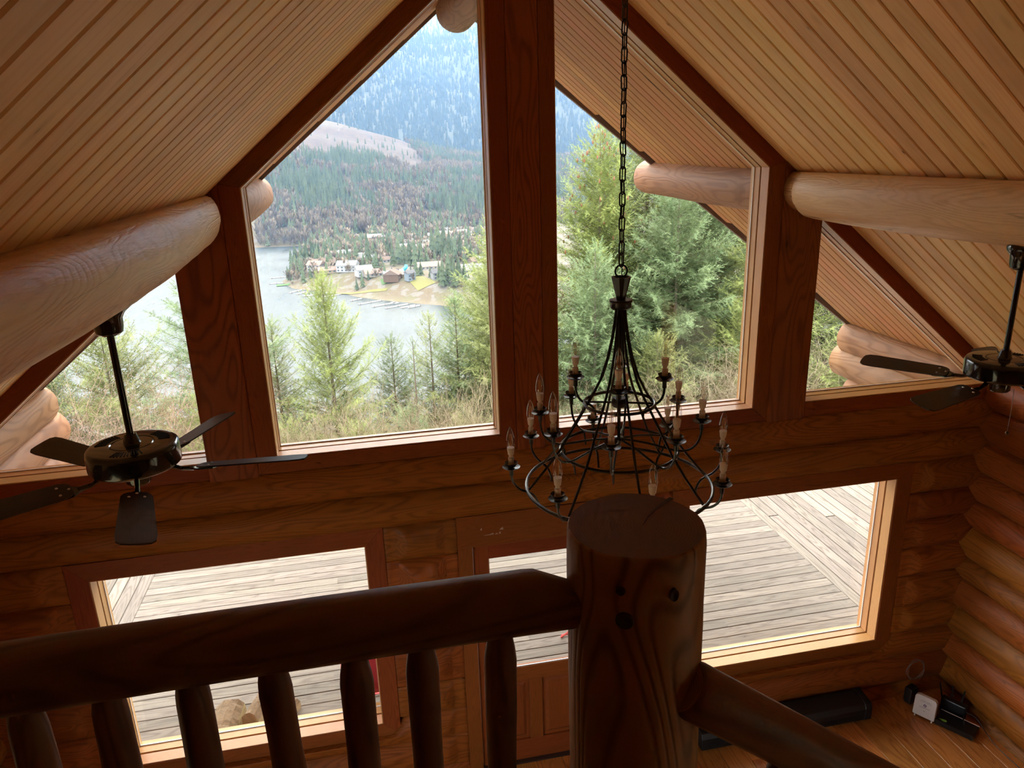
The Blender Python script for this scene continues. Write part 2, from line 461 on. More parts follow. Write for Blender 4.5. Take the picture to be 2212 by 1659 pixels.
# ---- roof overhang with its soffit boards (prow shaped edge)
overhang = struct('trim_1')
def yedge(x): return 3.10-.30*abs(x)
sof_me = plank_mesh('board', 1.0, PITCH-.007, .018, .007, M['soffit'])
for sgn in (-1, 1):
    k = 0
    while True:
        y = .27+PITCH*(k+.5); k += 1
        if y > 3.05: break
        xb = 5.0 if y < yedge(5.0)-.03 else (3.10-y-.05)/.30
        if xb < .1: break
        xb = min(xb, 5.0)
        o = add('board', sof_me, overhang, mw=slope_mw(sgn, y, 0.0, xb, 0.0)); o.scale = (xb*CL, 1, 1)
    mb = MB()
    P = [(0, .22), (0, yedge(0)), (sgn*5.0, yedge(5)), (sgn*5.0, .22)]
    zz = lambda x, o: RIDGE-SLOPE*abs(x)+o
    mb.put([(x, y, zz(x, .022)) for x, y in P]+[(x, y, zz(x, .20)) for x, y in P],
           [(0, 1, 2, 3), (4, 5, 6, 7), (0, 1, 5, 4), (1, 2, 6, 5), (2, 3, 7, 6), (3, 0, 4, 7)])
    mb.obj('roof_deck', M['gap'], overhang)
    mb = MB()
    a0, a1 = 0, 5.05
    mb.put([(sgn*a0, yedge(a0), zz(a0, -.035)), (sgn*a1, yedge(a1), zz(a1, -.035)), (sgn*a1, yedge(a1)+.045, zz(a1, -.035)), (sgn*a0, yedge(a0)+.045, zz(a0, -.035)),
            (sgn*a0, yedge(a0), zz(a0, .20)), (sgn*a1, yedge(a1), zz(a1, .20)), (sgn*a1, yedge(a1)+.045, zz(a1, .20)), (sgn*a0, yedge(a0)+.045, zz(a0, .20))],
           [(0, 1, 2, 3), (4, 5, 6, 7), (0, 1, 5, 4), (1, 2, 6, 5), (2, 3, 7, 6), (3, 0, 4, 7)])
    centred(mb, 'fascia_board', plain('grey_brown_fascia', (.17, .12, .095), .7, noise=.5, scale=8), overhang, Vector((sgn, -.3, -SLOPE)))

# ---- posts of the gable
def post_box(x0, x1, z0, ztops, nm='post'):
    mb = MB(); mb.prism([(x0, z0), (x1, z0), (x1, ztops[1]), (x0, ztops[0])], -.012, .30)
    return centred(mb, nm, M['post'], wall_back, 'Z', bevel=.012, seg=2)
zc_ = lambda x: RIDGE-SLOPE*abs(x)+.01
post_box(-2.181, -1.865, 2.80, (zc_(2.181), zc_(1.865)))
post_box(1.851, 2.169, 2.80, (zc_(1.851), zc_(2.169)))
mb = MB(); mb.prism([(-.092, 2.80), (.112, 2.80), (.112, zc_(.112)), (0, zc_(0)), (-.092, zc_(.092))], -.012, .30)
centred(mb, 'post', M['post'], wall_back, 'Z', bevel=.012, seg=2)

# ---- windows
def offset_poly(poly, d):
    """grow (d>0) a CCW polygon in xz"""
    n = len(poly); out = []
    for i in range(n):
        p0, p1, p2 = Vector(poly[i-1]), Vector(poly[i]), Vector(poly[(i+1) % n])
        e1 = (p1-p0).normalized(); e2 = (p2-p1).normalized()
        n1 = Vector((e1.y, -e1.x)); n2 = Vector((e2.y, -e2.x)); b = (n1+n2).normalized()
        out.append(tuple(p1+b*(d/max(.2, b.dot(n1)))))
    return out
def frame_bars(inner, outer, y0, y1, names, mat, parent, bevel=.0):
    n = len(inner)
    for i in range(n):
        j = (i+1) % n; a, b, c, d = inner[i], inner[j], outer[j], outer[i]
        area = abs((b[0]-a[0])*(c[1]-a[1])-(b[1]-a[1])*(c[0]-a[0]))+abs((c[0]-a[0])*(d[1]-a[1])-(c[1]-a[1])*(d[0]-a[0]))
        if area < .004*math.dist(a, b): continue
        mb = MB(); mb.prism([a, b, c, d], y0, y1)
        centred(mb, names[i] if isinstance(names, list) else names, mat, parent, Vector((b[0]-a[0], 0, b[1]-a[1])), bevel=bevel)
def make_window(name, inner, outer, y_in=0.0):
    W = struct(name)
    frame_bars(offset_poly(inner, .007), outer, y_in-.004, .024, 'casing_board', M['trim'], W, bevel=.002)
    frame_bars(inner, offset_poly(inner, .05), .004, .105, 'jamb_board', M['jamb'], W)
    frame_bars(offset_poly(inner, .022), offset_poly(inner, .05), .105, .122, 'weather_groove', M['gap'], W)
    frame_bars(offset_poly(inner, -.001), offset_poly(inner, .05), .122, .245, 'sash_rail', M['jamb'], W)
    frame_bars(offset_poly(inner, -.008), offset_poly(inner, .004), .192, .200, 'spacer_strip', M['vinyl'], W)
    # rough framing behind the casing
    frame_bars(offset_poly(inner, .045), outer, .02, .275, 'framing_board', M['post'], W)
    mb = MB(); mb.prism(offset_poly(inner, .01), .203, .2065); mb.obj('pane', M['glass'], W)
    return W
RK = 6.139
def zi(x): return RK-SLOPE*abs(x)
def zo(x): return RIDGE-SLOPE*abs(x)
make_window('window_1', [(-1.734, 2.933), (-.216, 2.933), (-.216, zi(.216)), (-1.734, zi(1.734))],
            [(-1.865, 2.82), (-.092, 2.82), (-.092, zo(.092)), (-1.865, zo(1.865))])
make_window('window_2', [(.222, 2.933), (1.731, 2.933), (1.731, zi(1.731)), (.222, zi(.222))],
            [(.112, 2.82), (1.851, 2.82), (1.851, zo(1.851)), (.112, zo(.112))])
make_window('window_3', [(-3.80, 2.942), (-2.181, 2.942), (-2.181, zi(2.181))],
            [(-4.115, 2.82), (-2.181, 2.82), (-2.181, zo(2.181))])
make_window('window_4', [(2.169, 2.942), (3.80, 2.942), (2.169, zi(2.169))],
            [(2.169, 2.82), (4.115, 2.82), (2.169, zo(2.169))])
make_window('window_5', [(-3.04, .625), (-1.226, .625), (-1.226, 2.173), (-3.04, 2.173)],
            [(-3.184, .51), (-1.088, .51), (-1.088, 2.318), (-3.184, 2.318)])
make_window('window_6', [(1.263, .622), (3.077, .622), (3.077, 2.173), (1.263, 2.173)],
            [(1.12, .51), (3.221, .51), (3.221, 2.318), (1.12, 2.318)])
# unseen windows added in the side walls to bring more daylight inside
def added_side_window(name, sgn, WS):
    W = struct(name); a, b, lo, hi = WS
    P = [(a, lo), (b, lo), (b, hi), (a, hi)]
    R = Matrix(((0, sgn*1.0, 0, 0), (1, 0, 0, 0), (0, 0, 1, 0), (0, 0, 0, 1)))
    for nm, inn, out, y0, y1, mt in (('casing_board', P, offset_poly(P, .13), 3.80, 3.84, M['trim']), ('jamb_board', offset_poly(P, -.03), offset_poly(P, .05), 3.84, 4.1, M['jamb'])):
        for i in range(4):
            j = (i+1) % 4; mb = MB(); mb.prism([inn[i], inn[j], out[j], out[i]], y0, y1)
            mb.v = [tuple((sgn*p[1], p[0], p[2])) for p in mb.v]; mb.obj(nm, mt, W)
    mb = MB(); mb.prism(P, 3.95, 3.955); mb.v = [(sgn*p[1], p[0], p[2]) for p in mb.v]; mb.obj('pane', M['glass'], W)
added_side_window('added_window_7', -1, WIN_SIDE); added_side_window('added_window_8', 1, (-6.4, -4.3, .86, 2.42))

# ---- door in the gable wall
door = struct('door_1')
ins, x0, x1, zb, zt = .06, -.447, .463, .012, 2.052
for (a, b, c, d, nm, ax) in ((-.561, .577, 2.06, 2.318, 'casing_board', 'X'), (-.561, -.452, 0, 2.06, 'casing_board', 'Z'), (.468, .577, 0, 2.06, 'casing_board', 'Z')):
    mb = MB().box(a, b, -.004, .024, c, d); centred(mb, nm, M['trim'], door, ax, bevel=.002)
    mb = MB().box(a, b, .02, .275, c, d); centred(mb, 'jamb_board', M['post'], door, ax)
slab = centred(MB().box(x0+.003, x0+.115, .018, .062, zb, zt), 'stile', M['trim'], door, 'Z', bevel=.002)
centred(MB().box(x1-.115, x1-.003, .018, .062, zb, zt), 'stile', M['trim'], door, 'Z', bevel=.002)
for a, b in ((zt-.115, zt), (.80, .925), (zb, .21)):
    centred(MB().box(x0+.115, x1-.115, .018, .062, a, b), 'rail', M['trim'], door, 'X', bevel=.002)
centred(MB().box(-.045, .061, .018, .062, .21, .80), 'stile', M['trim'], door, 'Z', bevel=.002)
for a, b in ((x0+.115, -.045), (.061, x1-.115)):
    mb = MB().box(a, b, .036, .05, .21, .80); P = [(a+.03, .24), (b-.03, .24), (b-.03, .77), (a+.03, .77)]
    mb.put([(x, .036, z) for x, z in P]+[(x, .024, z) for x, z in offset_poly(P, -.025)], [(0, 1, 5, 4), (1, 2, 6, 5), (2, 3, 7, 6), (3, 0, 4, 7), (4, 5, 6, 7)])
    centred(mb, 'door_panel', M['trim'], door, 'Z')
P = [(x0+.115, .925), (x1-.115, .925), (x1-.115, zt-.115), (x0+.115, zt-.115)]
mb = MB().prism(P, .038, .042); mb.obj('pane', M['glass'], door)
frame_bars(offset_poly(P, -.006), offset_poly(P, .003), .028, .034, 'glazing_strip', M['vinyl'], door)
mb = MB().box(x0-.02, x1+.02, -.02, .28, -.01, .014); mb.obj('threshold', M['gap'], door)
for z in (1.00, .90):
    mb = MB().lathe([(0, 0), (.026, 0), (.028, .006), (.012, .012), (.012, .035), (.024, .045), (.026, .06), (.015, .07), (0, .072)], 16, rot=Matrix.Rotation(PI/2, 3, 'X'))
    mb.obj('door_knob' if z < .95 else 'deadbolt', M['brass'], door, smooth=True, loc=(x0+.065, .018, z))

M['chip'] = plain('torn_pale_patch', (.42, .30, .24), .8)
for (cx, cz, w_, h_) in ((-.381, 2.205, .014, .022), (-.229, 2.191, .030, .022), (-.338, 2.151, .060, .006), (-.304, 2.156, .034, .014), (-.269, 2.153, .022, .012), (-.243, 2.158, .016, .020)):
    mb = MB(); mb.prism([(cx-w_/2, cz-h_*.4), (cx+w_/2, cz-h_/2), (cx+w_*.35, cz+h_/2), (cx-w_*.15, cz+h_*.1)], -.0052, -.0038); mb.obj('torn_patch', M['chip'], door)
# ---- purlins and ridge log
def along_y(name, me, parent, x, yc, z): return add(name, me, parent, mw=T_(x, yc, z) @ AX_Y)
beams = struct('trim_2')
for sgn in (-1, 1):
    L = 8.0
    pr = [(x, 1.0) for x in np.linspace(-4.0, 3.80, 40)]+[(3.84, .985), (3.862, .93), (3.872, .84), (3.89, .80), (4.0, .80)]
    me = log_mesh('log', L, .19, M['purlin'], seg=40, prof=pr, wob=.012, seed=41+sgn, endmat=M['endpale'],
                  taper=-.03, clamp=lambda x, y, z: (x, y, min(z, .12)))
    along_y('log', me, beams, sgn*2.01, -4.0-.014, 4.53)
    pr = [(-1.45, .78), (-1.18, .80), (-1.10, .99)]+[(x, 1.0) for x in np.linspace(-1.0, 1.32, 14)]+[(1.38, .97), (1.41, .90)]
    me = log_mesh('log', 2.8, .175, M['extlog'], seg=36, prof=pr, wob=.010, seed=47+sgn, endmat=M['endpale'])
    along_y('log', me, beams, sgn*2.01, 1.50, 4.52)
me = log_mesh('log', 2.4, .19, M['extlog'], seg=32, nx=12, wob=.006, seed=55, endmat=M['end'])
along_y('log', me, beams, 0, .28+1.2, 6.08)
me = log_mesh('log', 8, .19, M['purlin'], seg=24, nx=20, wob=.006, seed=56)
along_y('log', me, beams, 0, -4.03, 6.14)

# ---- floor
floor = struct('floor')
FW = .2155
fm = {}
for k in range(36):
    xx = 3.655-FW*(k-.5)-FW*.0
    if xx < -3.95: break
    cuts = [YB]; 
    while cuts[-1] < -.05-2.2: cuts.append(cuts[-1]+rnd.uniform(1.6, 3.2))
    if k < 7: cuts = [YB, YB+2.0+rnd.random(), -2.6-rnd.random()]
    cuts.append(.05)
    for a, b in zip(cuts[:-1], cuts[1:]):
        Lb = round(b-a-.002, 3)
        if Lb not in fm: fm[Lb] = plank_mesh('plank', Lb, FW-.003, .02, .002, M['floor'])
        add('plank', fm[Lb], floor, mw=T_(xx, (a+b)/2, 0) @ AX_Y)
MB().box(-4, 4, YB-.2, .3, -.25, -.021).obj('subfloor', M['gap'], floor)
loft = struct('floor_loft')
for k in range(26):
    xx = -3.8+FW*(k+.5)
    if xx > -.30: break
    L = 4.35; key = ('l', L)
    if key not in fm: fm[key] = plank_mesh('plank', L, FW-.003, .02, .002, M['floor'])
    add('plank', fm[key], loft, mw=T_(xx, -3.40-L/2, 3.02) @ AX_Y)
MB().box(-3.8, -.30, YB, -3.40, 2.80, 2.998).obj('joist_deck', M['gap'], loft)
# ==================================================================  THINGS INSIDE
# ---- newel post and railings
def knot_disc(parent, loc, nrm, r, ry=None):
    mb = MB().lathe([(0, -.004), (r*.6, -.003), (r, 0), (r*1.04, -.012)], 14)
    o = mb.obj('wood_plug', M['knot'], parent, smooth=True)
    q = Vector(nrm).to_track_quat('Z', 'Y'); o.rotation_mode = 'QUATERNION'; o.rotation_quaternion = q
    o.location = loc; o.scale = (1, (ry or r)/r, 1); return o
M['knot'] = plain('dark_knot', (.045, .018, .010), .6, noise=.5, scale=60)
newel = thing('newel_post', 'thick peeled log newel post with a flat cut top and dark plugs, in the foreground', 'post', (-.515, -3.455, 3.0))
NR = .152
pr = [(-.02, 1.03)]+[(x, 1.02-.02*x) for x in np.linspace(0, 1.035, 16)]+[(1.065, .985), (1.072, .965)]
me = log_mesh('shaft', 1.1, NR, M['newel'], seg=48, prof=pr, wob=.006, seed=5, endmat=M['endnewel'])
add('shaft', me, newel, mw=Matrix(((0, 0, -1, 0), (0, 1, 0, 0), (1, 0, 0, 0), (0, 0, 0, 1))))
# drying check across the top
mb = MB(); pts = [(.005, -.01), (.03, .025), (.055, .05), (.085, .075), (.118, .098)]
for (a, b), w0, w1 in zip(zip(pts[:-1], pts[1:]), (.0005, .0018, .003, .004), (.0018, .003, .004, .005)):
    mb.put([(a[0], a[1]-w0, 0), (a[0], a[1]+w0, 0), (b[0]-w1*.6, b[1]+w1, 0), (b[0]+w1*.6, b[1]-w1, 0),
            (a[0], a[1]-w0, .0015), (a[0], a[1]+w0, .0015), (b[0]-w1*.6, b[1]+w1, .0015), (b[0]+w1*.6, b[1]-w1, .0015)],
           [(0, 1, 2, 3), (4, 5, 6, 7), (0, 1, 5, 4), (1, 2, 6, 5), (2, 3, 7, 6), (3, 0, 4, 7)])
mb.obj('crack', M['knot'], newel, loc=(0, 0, 1.0718))
def on_newel(px, py):
    """point of the shaft surface seen at a pixel of the photograph, used once to place the plugs"""
    R = look_rot(0.1924, 0.3083, -0.0317).to_3x3()
    d = R @ Vector((px-1106, -(py-829.5), -1599.4)); o = CAMP-Vector((-.515, -3.455, 3.0))
    a = d.x**2+d.y**2; b = 2*(o.x*d.x+o.y*d.y); c = o.x**2+o.y**2-(NR*1.0)**2
    t = (-b-math.sqrt(b*b-4*a*c))/(2*a); return o+d*t
for px, py, r, ry in ((1349, 1341, .0185, None), (1341, 1276, .0095, None), (1456, 1285, .0095, .014)):
    p = on_newel(px, py); knot_disc(newel, p+Vector((p.x, p.y, 0)).normalized()*.0038, (p.x, p.y, 0), r, ry)

rail = thing('loft_railing', 'dark log railing with peeled balusters left of the newel post', 'railing', (-2.2, -3.45, 3.0))
L = 3.1
pr = [(x, 1.0) for x in np.linspace(-L/2, L/2-.16, 16)]+[(L/2-q_, 1.0) for q_ in (.125, .10, .075, .05, .03, .015, 0)]
def rail_end(x, y, z):
    d = L/2-x
    if d < .105:
        w_ = min(1.0, max(0.0, (z+.45*y)/.055)); k_ = 1-.55*(1-d/.105)*w_; z *= k_; y *= (k_ if y > 0 else 1)
    if d < .035: z = max(z, -.050-.022*d/.035); y = max(-.052-.016*d/.035, min(y, .052+.016*d/.035))
    return x, y, z
me = log_mesh('handrail', L, (.068, .072), M['rail'], seg=32, prof=pr, wob=.006, seed=8, taper=.0, clamp=rail_end, endmat=M['end'])
add('handrail', me, rail, mw=T_(-.645-L/2+2.2, 0, .912) @ Ry_(.006))
me = log_mesh('bottom_rail', L, .05, M['rail'], seg=20, nx=12, wob=.006, seed=9); add('bottom_rail', me, rail, loc=(-.645-L/2+2.2, 0, .10))
def baluster_mesh(seed, L=.80):
    r_ = random.Random(seed)
    k1, k2 = r_.uniform(.0, .06), r_.uniform(.0, .05)
    pr = [(-L/2, .5), (-L/2+.05, .85)]+[(x, 1+k1*math.sin(x*9+seed)+k2*math.sin(x*17+seed)) for x in np.linspace(-L/2+.08, L/2-.085, 10)]+[(L/2-.06, .93), (L/2-.035, .80), (L/2, .62)]
    return log_mesh('baluster', L, .0355, M['rail'], seg=20, prof=pr, wob=.010, seed=seed)
BX = [-2.46, -2.30, -2.13, -1.965, -1.80, -1.643, -1.486, -1.321, -1.156, -.998, -.832]
UP = Matrix(((0, 0, -1, 0), (0, 1, 0, 0), (1, 0, 0, 0), (0, 0, 0, 1)))
for i, x in enumerate(BX):
    add('baluster', baluster_mesh(20+i), rail, mw=T_(x+2.2, 0, .475) @ UP @ Rz_(rnd.uniform(-.012, .012)))

stair = thing('stair_railing', 'sloping log stair rail running down to the right from the newel post', 'railing', (-.43, -3.55, 3.0))
A = Vector((-.442, -3.548, 3.712)); B = Vector((1.35, -3.56, 2.36))
dv = (B-A).normalized(); L = (B-A).length
rz = Matrix((dv, Vector((0, 1, 0)), dv.cross(Vector((0, 1, 0))))).transposed().to_4x4()
pr = [(-L/2, .90), (-L/2+.012, .97), (-L/2+.03, 1.0)]+[(x, 1.0+.03*(x+L/2)) for x in np.linspace(-L/2+.1, L/2, 14)]
me = log_mesh('handrail', L, .066, M['rail'], seg=32, prof=pr, wob=.005, seed=12, endmat=M['end'])
add('handrail', me, stair, mw=Matrix.Translation(-Vector(stair.location)) @ Matrix.Translation((A+B)/2) @ rz)
for i in range(6):
    x = -.155+.255*i; t = (x-A.x)/dv.x; z1 = (A+dv*t).z-.03
    add('baluster', baluster_mesh(60+i, .86), stair, mw=Matrix.Translation(-Vector(stair.location)) @ T_(x, -3.55, z1-.43) @ UP)

# ---- ceiling fans
def arc(c, r, a0, a1, n, f): return [f(c, r, a0+(a1-a0)*i/(n-1)) for i in range(n)]
def make_fan(loc, phase, label, pull):
    t = thing('ceiling_fan', label, 'ceiling fan', loc, group='black five blade ceiling fans under the log purlins')
    # z=0 is the middle of the motor housing
    MB().lathe([(0, .605), (.066, .605), (.073, .592), (.070, .576), (.060, .562), (.053, .548), (.051, .515), (.047, .496), (.034, .486), (0, .486)], 28).obj('canopy', M['fanblack'], t, smooth=True)
    MB().tube([(0, 0, .53), (0, 0, .06)], .0135, 12).obj('downrod', M['fanblack'], t, smooth=True)
    h = MB().lathe([(0, .056), (.03, .056), (.034, .050), (.075, .048), (.079, .044), (.083, .048), (.150, .046), (.160, .044), (.167, .039), (.1705, .030), (.171, .024), (.171, -.034), (.1695, -.041), (.164, -.046), (.158, -.048), (0, -.048)], 48).obj('motor_housing', M['fanblack'], t, smooth=True)
    MB().lathe([(0, .09), (.022, .09), (.026, .075), (.030, .056), (0, .056)], 16).obj('rod_collar', M['fanblack'], t, smooth=True)
    for q in range(3):
        for k in range(10):
            a = math.radians(q*120+12+k*5.2); mb = MB().box(.095, .138, -.0022, .0022, .0455, .0492)
            MB_ = mb.obj('vent_slot', M['ventdark'], h); MB_.rotation_euler = (0, 0, a)
    MB().lathe([(0, -.047), (.060, -.047), (.062, -.060), (.055, -.068), (.048, -.070), (.048, -.112), (.040, -.122), (0, -.124)], 24).obj('switch_housing', M['fanblack'], t, smooth=True)
    for k in range(5):
        a = math.radians(phase+72*k)
        P = [(.235, .030), (.25, .045), (.275, .054), (.60, .064), (.640, .060), (.658, .045), (.662, .02), (.662, -.02), (.658, -.045), (.640, -.060), (.60, -.064), (.275, -.054), (.25, -.045), (.235, -.030)]
        mb = MB(); n = len(P)
        mb.put([(x-.45, y, -.003) for x, y in P]+[(x-.45, y, .003) for x, y in P], [tuple(range(n))[::-1], tuple(range(n, 2*n))]+[(i, (i+1) % n, (i+1) % n+n, i+n) for i in range(n)])
        bl = mb.obj('blade', M['blade'], t, mw=Rz_(a) @ T_(.45, 0, -.068) @ Rx(math.radians(-13)))
        ir = MB().tube([(.10, 0, -.050), (.135, 0, -.062), (.17, 0, -.076), (.215, 0, -.078)], [.012, .010, .009, .010], 8)
        ir.put([(.205, -.012, -.0745), (.24, -.036, -.0745), (.30, -.040, -.0745), (.315, 0, -.0745), (.30, .040, -.0745), (.24, .036, -.0745), (.205, .012, -.0745),
                (.205, -.012, -.080), (.24, -.036, -.080), (.30, -.040, -.080), (.315, 0, -.080), (.30, .040, -.080), (.24, .036, -.080), (.205, .012, -.080)],
               [tuple(range(7)), tuple(range(13, 6, -1))]+[(i, i+7, (i+1) % 7+7, (i+1) % 7) for i in range(7)])
        inv = (T_(.45, 0, -.068) @ Rx(math.radians(-13))).inverted()
        ir.v = [tuple(inv @ (T_(0, 0, 0) @ Vector((p[0], p[1], p[2] if p[0] < .2 else p[2]-p[1]*math.tan(math.radians(-13))*-1)))) for p in ir.v]
        ir.obj('blade_iron', M['fanblack'], bl, smooth=False)
        for sx_, sy in ((-.17, .026), (-.17, -.026), (-.205, 0)):
            MB().lathe([(0, .007), (.004, .006), (.006, .003), (.006, .002)], 8, (sx_, sy, 0)).obj('screw', M['steel'], bl, smooth=True)
    if pull:
        pc = MB().tube([(.036, -.05, -.10), (.037, -.055, -.20), (.037, -.055, -.325)], .0011, 5).obj('pull_chain', M['steel'], t)
        MB().lathe([(0, .011), (.004, .009), (.009, .002), (.009, -.003), (.005, -.010), (0, -.011)], 12, (.037, -.055, -.333)).obj('chain_knob', M['bronze'], pc, smooth=True)
    return t
M['ventdark'] = plain('vent_shadow', (.002, .002, .002), .6)
M['bronze'] = plain('dark_bronze', (.12, .07, .04), .3, .8)
make_fan((-2.01, -1.86, 3.752), -4, 'black five-blade ceiling fan on a rod below the left log purlin', False)
make_fan((2.01, -1.85, 3.752), -18, 'black five-blade ceiling fan with pull chain below the right log purlin', True)

# ---- chandelier
CH = thing('chandelier', 'three-tier black iron chandelier with twenty candle bulbs hanging on a chain', 'chandelier', (0, -1.88, 3.40))
z0c = 3.40
def ring(r, z, tr, nm='ring'):
    MB().tube([(r*math.cos(2*PI*i/64), r*math.sin(2*PI*i/64), z-z0c) for i in range(64)], tr, 8, True).obj(nm, M['black'], CH, smooth=True)
ring(.42, 3.385, .0080); ring(.262, 3.557, .0075); ring(.155, 3.776, .0070)
MB().lathe([(0, 4.238), (.048, 4.238), (.050, 4.232), (.046, 4.226), (.046, 4.206), (.040, 4.200), (0, 4.200)], 28, (0, 0, -z0c)).obj('collar_disk', M['black'], CH, smooth=True)
MB().lathe([(0, 4.238), (.019, 4.238), (.021, 4.25), (.040, 4.325), (.042, 4.335), (.036, 4.335), (.0, 4.30)], 12, (0, 0, -z0c)).obj('top_cone', M['black'], CH)
MB().lathe([(0, 3.80), (.030, 3.80), (.034, 3.795), (.034, 3.765), (.030, 3.76), (0, 3.76)], 24, (0, 0, -z0c)).obj('hub', M['black'], CH, smooth=True)
MB().lathe([(0, 3.616), (.022, 3.612), (.024, 3.604), (.012, 3.590), (.006, 3.56), (0, 3.555)], 20, (0, 0, -z0c)).obj('hub', M['black'], CH, smooth=True)
MB().tube([(0, 0, 4.22-z0c), (0, 0, 3.60-z0c)], .0075, 8).obj('center_stem', M['black'], CH, smooth=True)
PH3 = -4.0
for k in range(8):
    a = math.radians(PH3+45*k); ca, sa = math.cos(a), math.sin(a)
    prf = [(.018, 4.21), (.024, 4.15), (.036, 4.07), (.056, 3.98), (.085, 3.89), (.120, 3.82), (.158, 3.757), (.205, 3.675), (.266, 3.575), (.33, 3.49), (.412, 3.392)]
    MB().tube([(r*ca, r*sa, z-z0c) for r, z in prf], .0058, 7).obj('rod', M['black'], CH, smooth=True)
def smooth_path(pts, n=5):
    P = [Vector(p) for p in pts]; P = [P[0]]+P+[P[-1]]; out = []
    for i in range(1, len(P)-2):
        for k in range(n):
            t = k/n
            out.append(.5*((2*P[i])+(-P[i-1]+P[i+1])*t+(2*P[i-1]-5*P[i]+4*P[i+1]-P[i+2])*t*t+(-P[i-1]+3*P[i]-3*P[i+1]+P[i+2])*t**3))
    return out+[P[-2]]
plate_me = MB().lathe([(0, .0), (.014, .0), (.028, .004), (.038, .010), (.040, .012), (.028, .008), (.012, .006), (0, .006)], 24).mesh('drip_plate', M['black'], True)
cup_me = MB().lathe([(0, -.03), (.0095, -.03), (.0095, .0), (.010, .008), (.018, .013), (.028, .026), (.0295, .032), (.026, .028), (.012, .016), (0, .015)], 20).mesh('candle_cup', M['black'], True)
sock_me = MB().lathe([(0, .014), (.020, .014), (.020, .020), (.013, .022), (.013, .056), (.0115, .058), (0, .058)], 12).mesh('socket', M['porcelain'])
base_me = MB().lathe([(0, .058), (.009, .058), (.0095, .066), (.0135, .072), (.0165, .098), (.0165, .104), (0, .104)], 16).mesh('bulb_base', M['bulbbase'], True)
bulb_me = MB().lathe([(.0150, .104), (.0185, .118), (.0190, .132), (.0168, .152), (.0120, .172), (.0060, .190), (.0018, .200), (0, .202)], 20).mesh('bulb', M['bulbglass'], True)
fil = MB()
for a in range(4):
    q = a*PI/2; fil.tube([(.003*math.cos(q), .003*math.sin(q), .112), (.0065*math.cos(q), .0065*math.sin(q), .125), (.0045*math.cos(q), .0045*math.sin(q), .165)], .0011, 5)
fil_me = fil.mesh('filament', M['filament'])
def arm_mesh(prf, tr=.0055):
    return MB().tube(smooth_path([(r, 0, z) for r, z in prf], 5), tr, 7).mesh('arm', M['black'], True)
def tier(n, phase, r, zcup, prf, skip=()):
    me = arm_mesh(prf)
    for k in range(n):
        a = math.radians(phase+360/n*k)
        arm = add('arm', me, CH, mw=Rz_(a))
        for nm, m_ in (('drip_plate', plate_me), ('candle_cup', cup_me), ('socket', sock_me), ('bulb_base', base_me), ('bulb', bulb_me), ('filament', fil_me)):
            add(nm, m_, arm, loc=(r, 0, zcup-z0c))
q = z0c
tier(8, PH3, .49, 3.500, [(.372, 3.300-q), (.374, 3.325-q), (.392, 3.362-q), (.42, 3.380-q), (.452, 3.396-q), (.478, 3.424-q), (.489, 3.455-q), (.49, 3.498-q)])
tier(8, 20.5, .357, 3.700, [(.018, 3.604-q), (.12, 3.592-q), (.20, 3.574-q), (.262, 3.562-q), (.310, 3.572-q), (.343, 3.605-q), (.356, 3.65-q), (.357, 3.698-q)])
for k in range(8):
    a = math.radians(20.5+45*k)
    MB().tube([((.262-.004)*math.cos(a), .258*math.sin(a), 3.556-q), (.248*math.cos(a), .248*math.sin(a), 3.53-q), (.243*math.cos(a), .243*math.sin(a), 3.495-q)], [.0058, .0055, .004], 6).obj('tail_curl', M['black'], CH, smooth=True)
tier(4, -21, .193, 3.880, [(.105, 3.715-q), (.107, 3.735-q), (.125, 3.760-q), (.155, 3.772-q), (.180, 3.795-q), (.192, 3.83-q), (.193, 3.878-q)])
for k in range(4):
    a = math.radians(-21+90*k)
    MB().tube([(0, 0, 3.778-q), (.155*math.cos(a), .155*math.sin(a), 3.776-q)], .005, 6).obj('spoke', M['black'], CH, smooth=True)
# chain: loop, wire and links
MB().tube([(.026*math.cos(2*PI*i/28), 0, 4.358-q+.026*math.sin(2*PI*i/28)) for i in range(28)], .0040, 8, True).obj('loop', M['black'], CH, smooth=True)
wire = MB().tube([(.002*math.sin(z*9), .002*math.cos(z*11), z-q) for z in np.linspace(4.335, 5.96, 40)], .0022, 6).obj('wire', M['black'], CH, smooth=True)
lk = MB(); pts = []
for i in range(20):
    a = 2*PI*i/20; pts.append((.0125*math.cos(a), 0, .0125*math.sin(a)+(.0165 if math.sin(a) >= 0 else -.0165)))
link_me = lk.tube(pts, .0032, 7, True).mesh('link', M['black'], True)
z = 4.405; k = 0
while z < 5.95:
    o = add('link', link_me, wire, loc=(0, 0, z-q)); o.rotation_euler = (rnd.uniform(-.06, .06), rnd.uniform(-.06, .06), (k % 2)*PI/2+.5+.25*math.sin(k*.31))
    z += .0490; k += 1
MB().lathe([(0, 5.90), (.02, 5.90), (.06, 5.94), (.065, 5.965), (0, 5.965)], 20, (0, 0, -q)).obj('ceiling_cap', M['black'], CH, smooth=True)

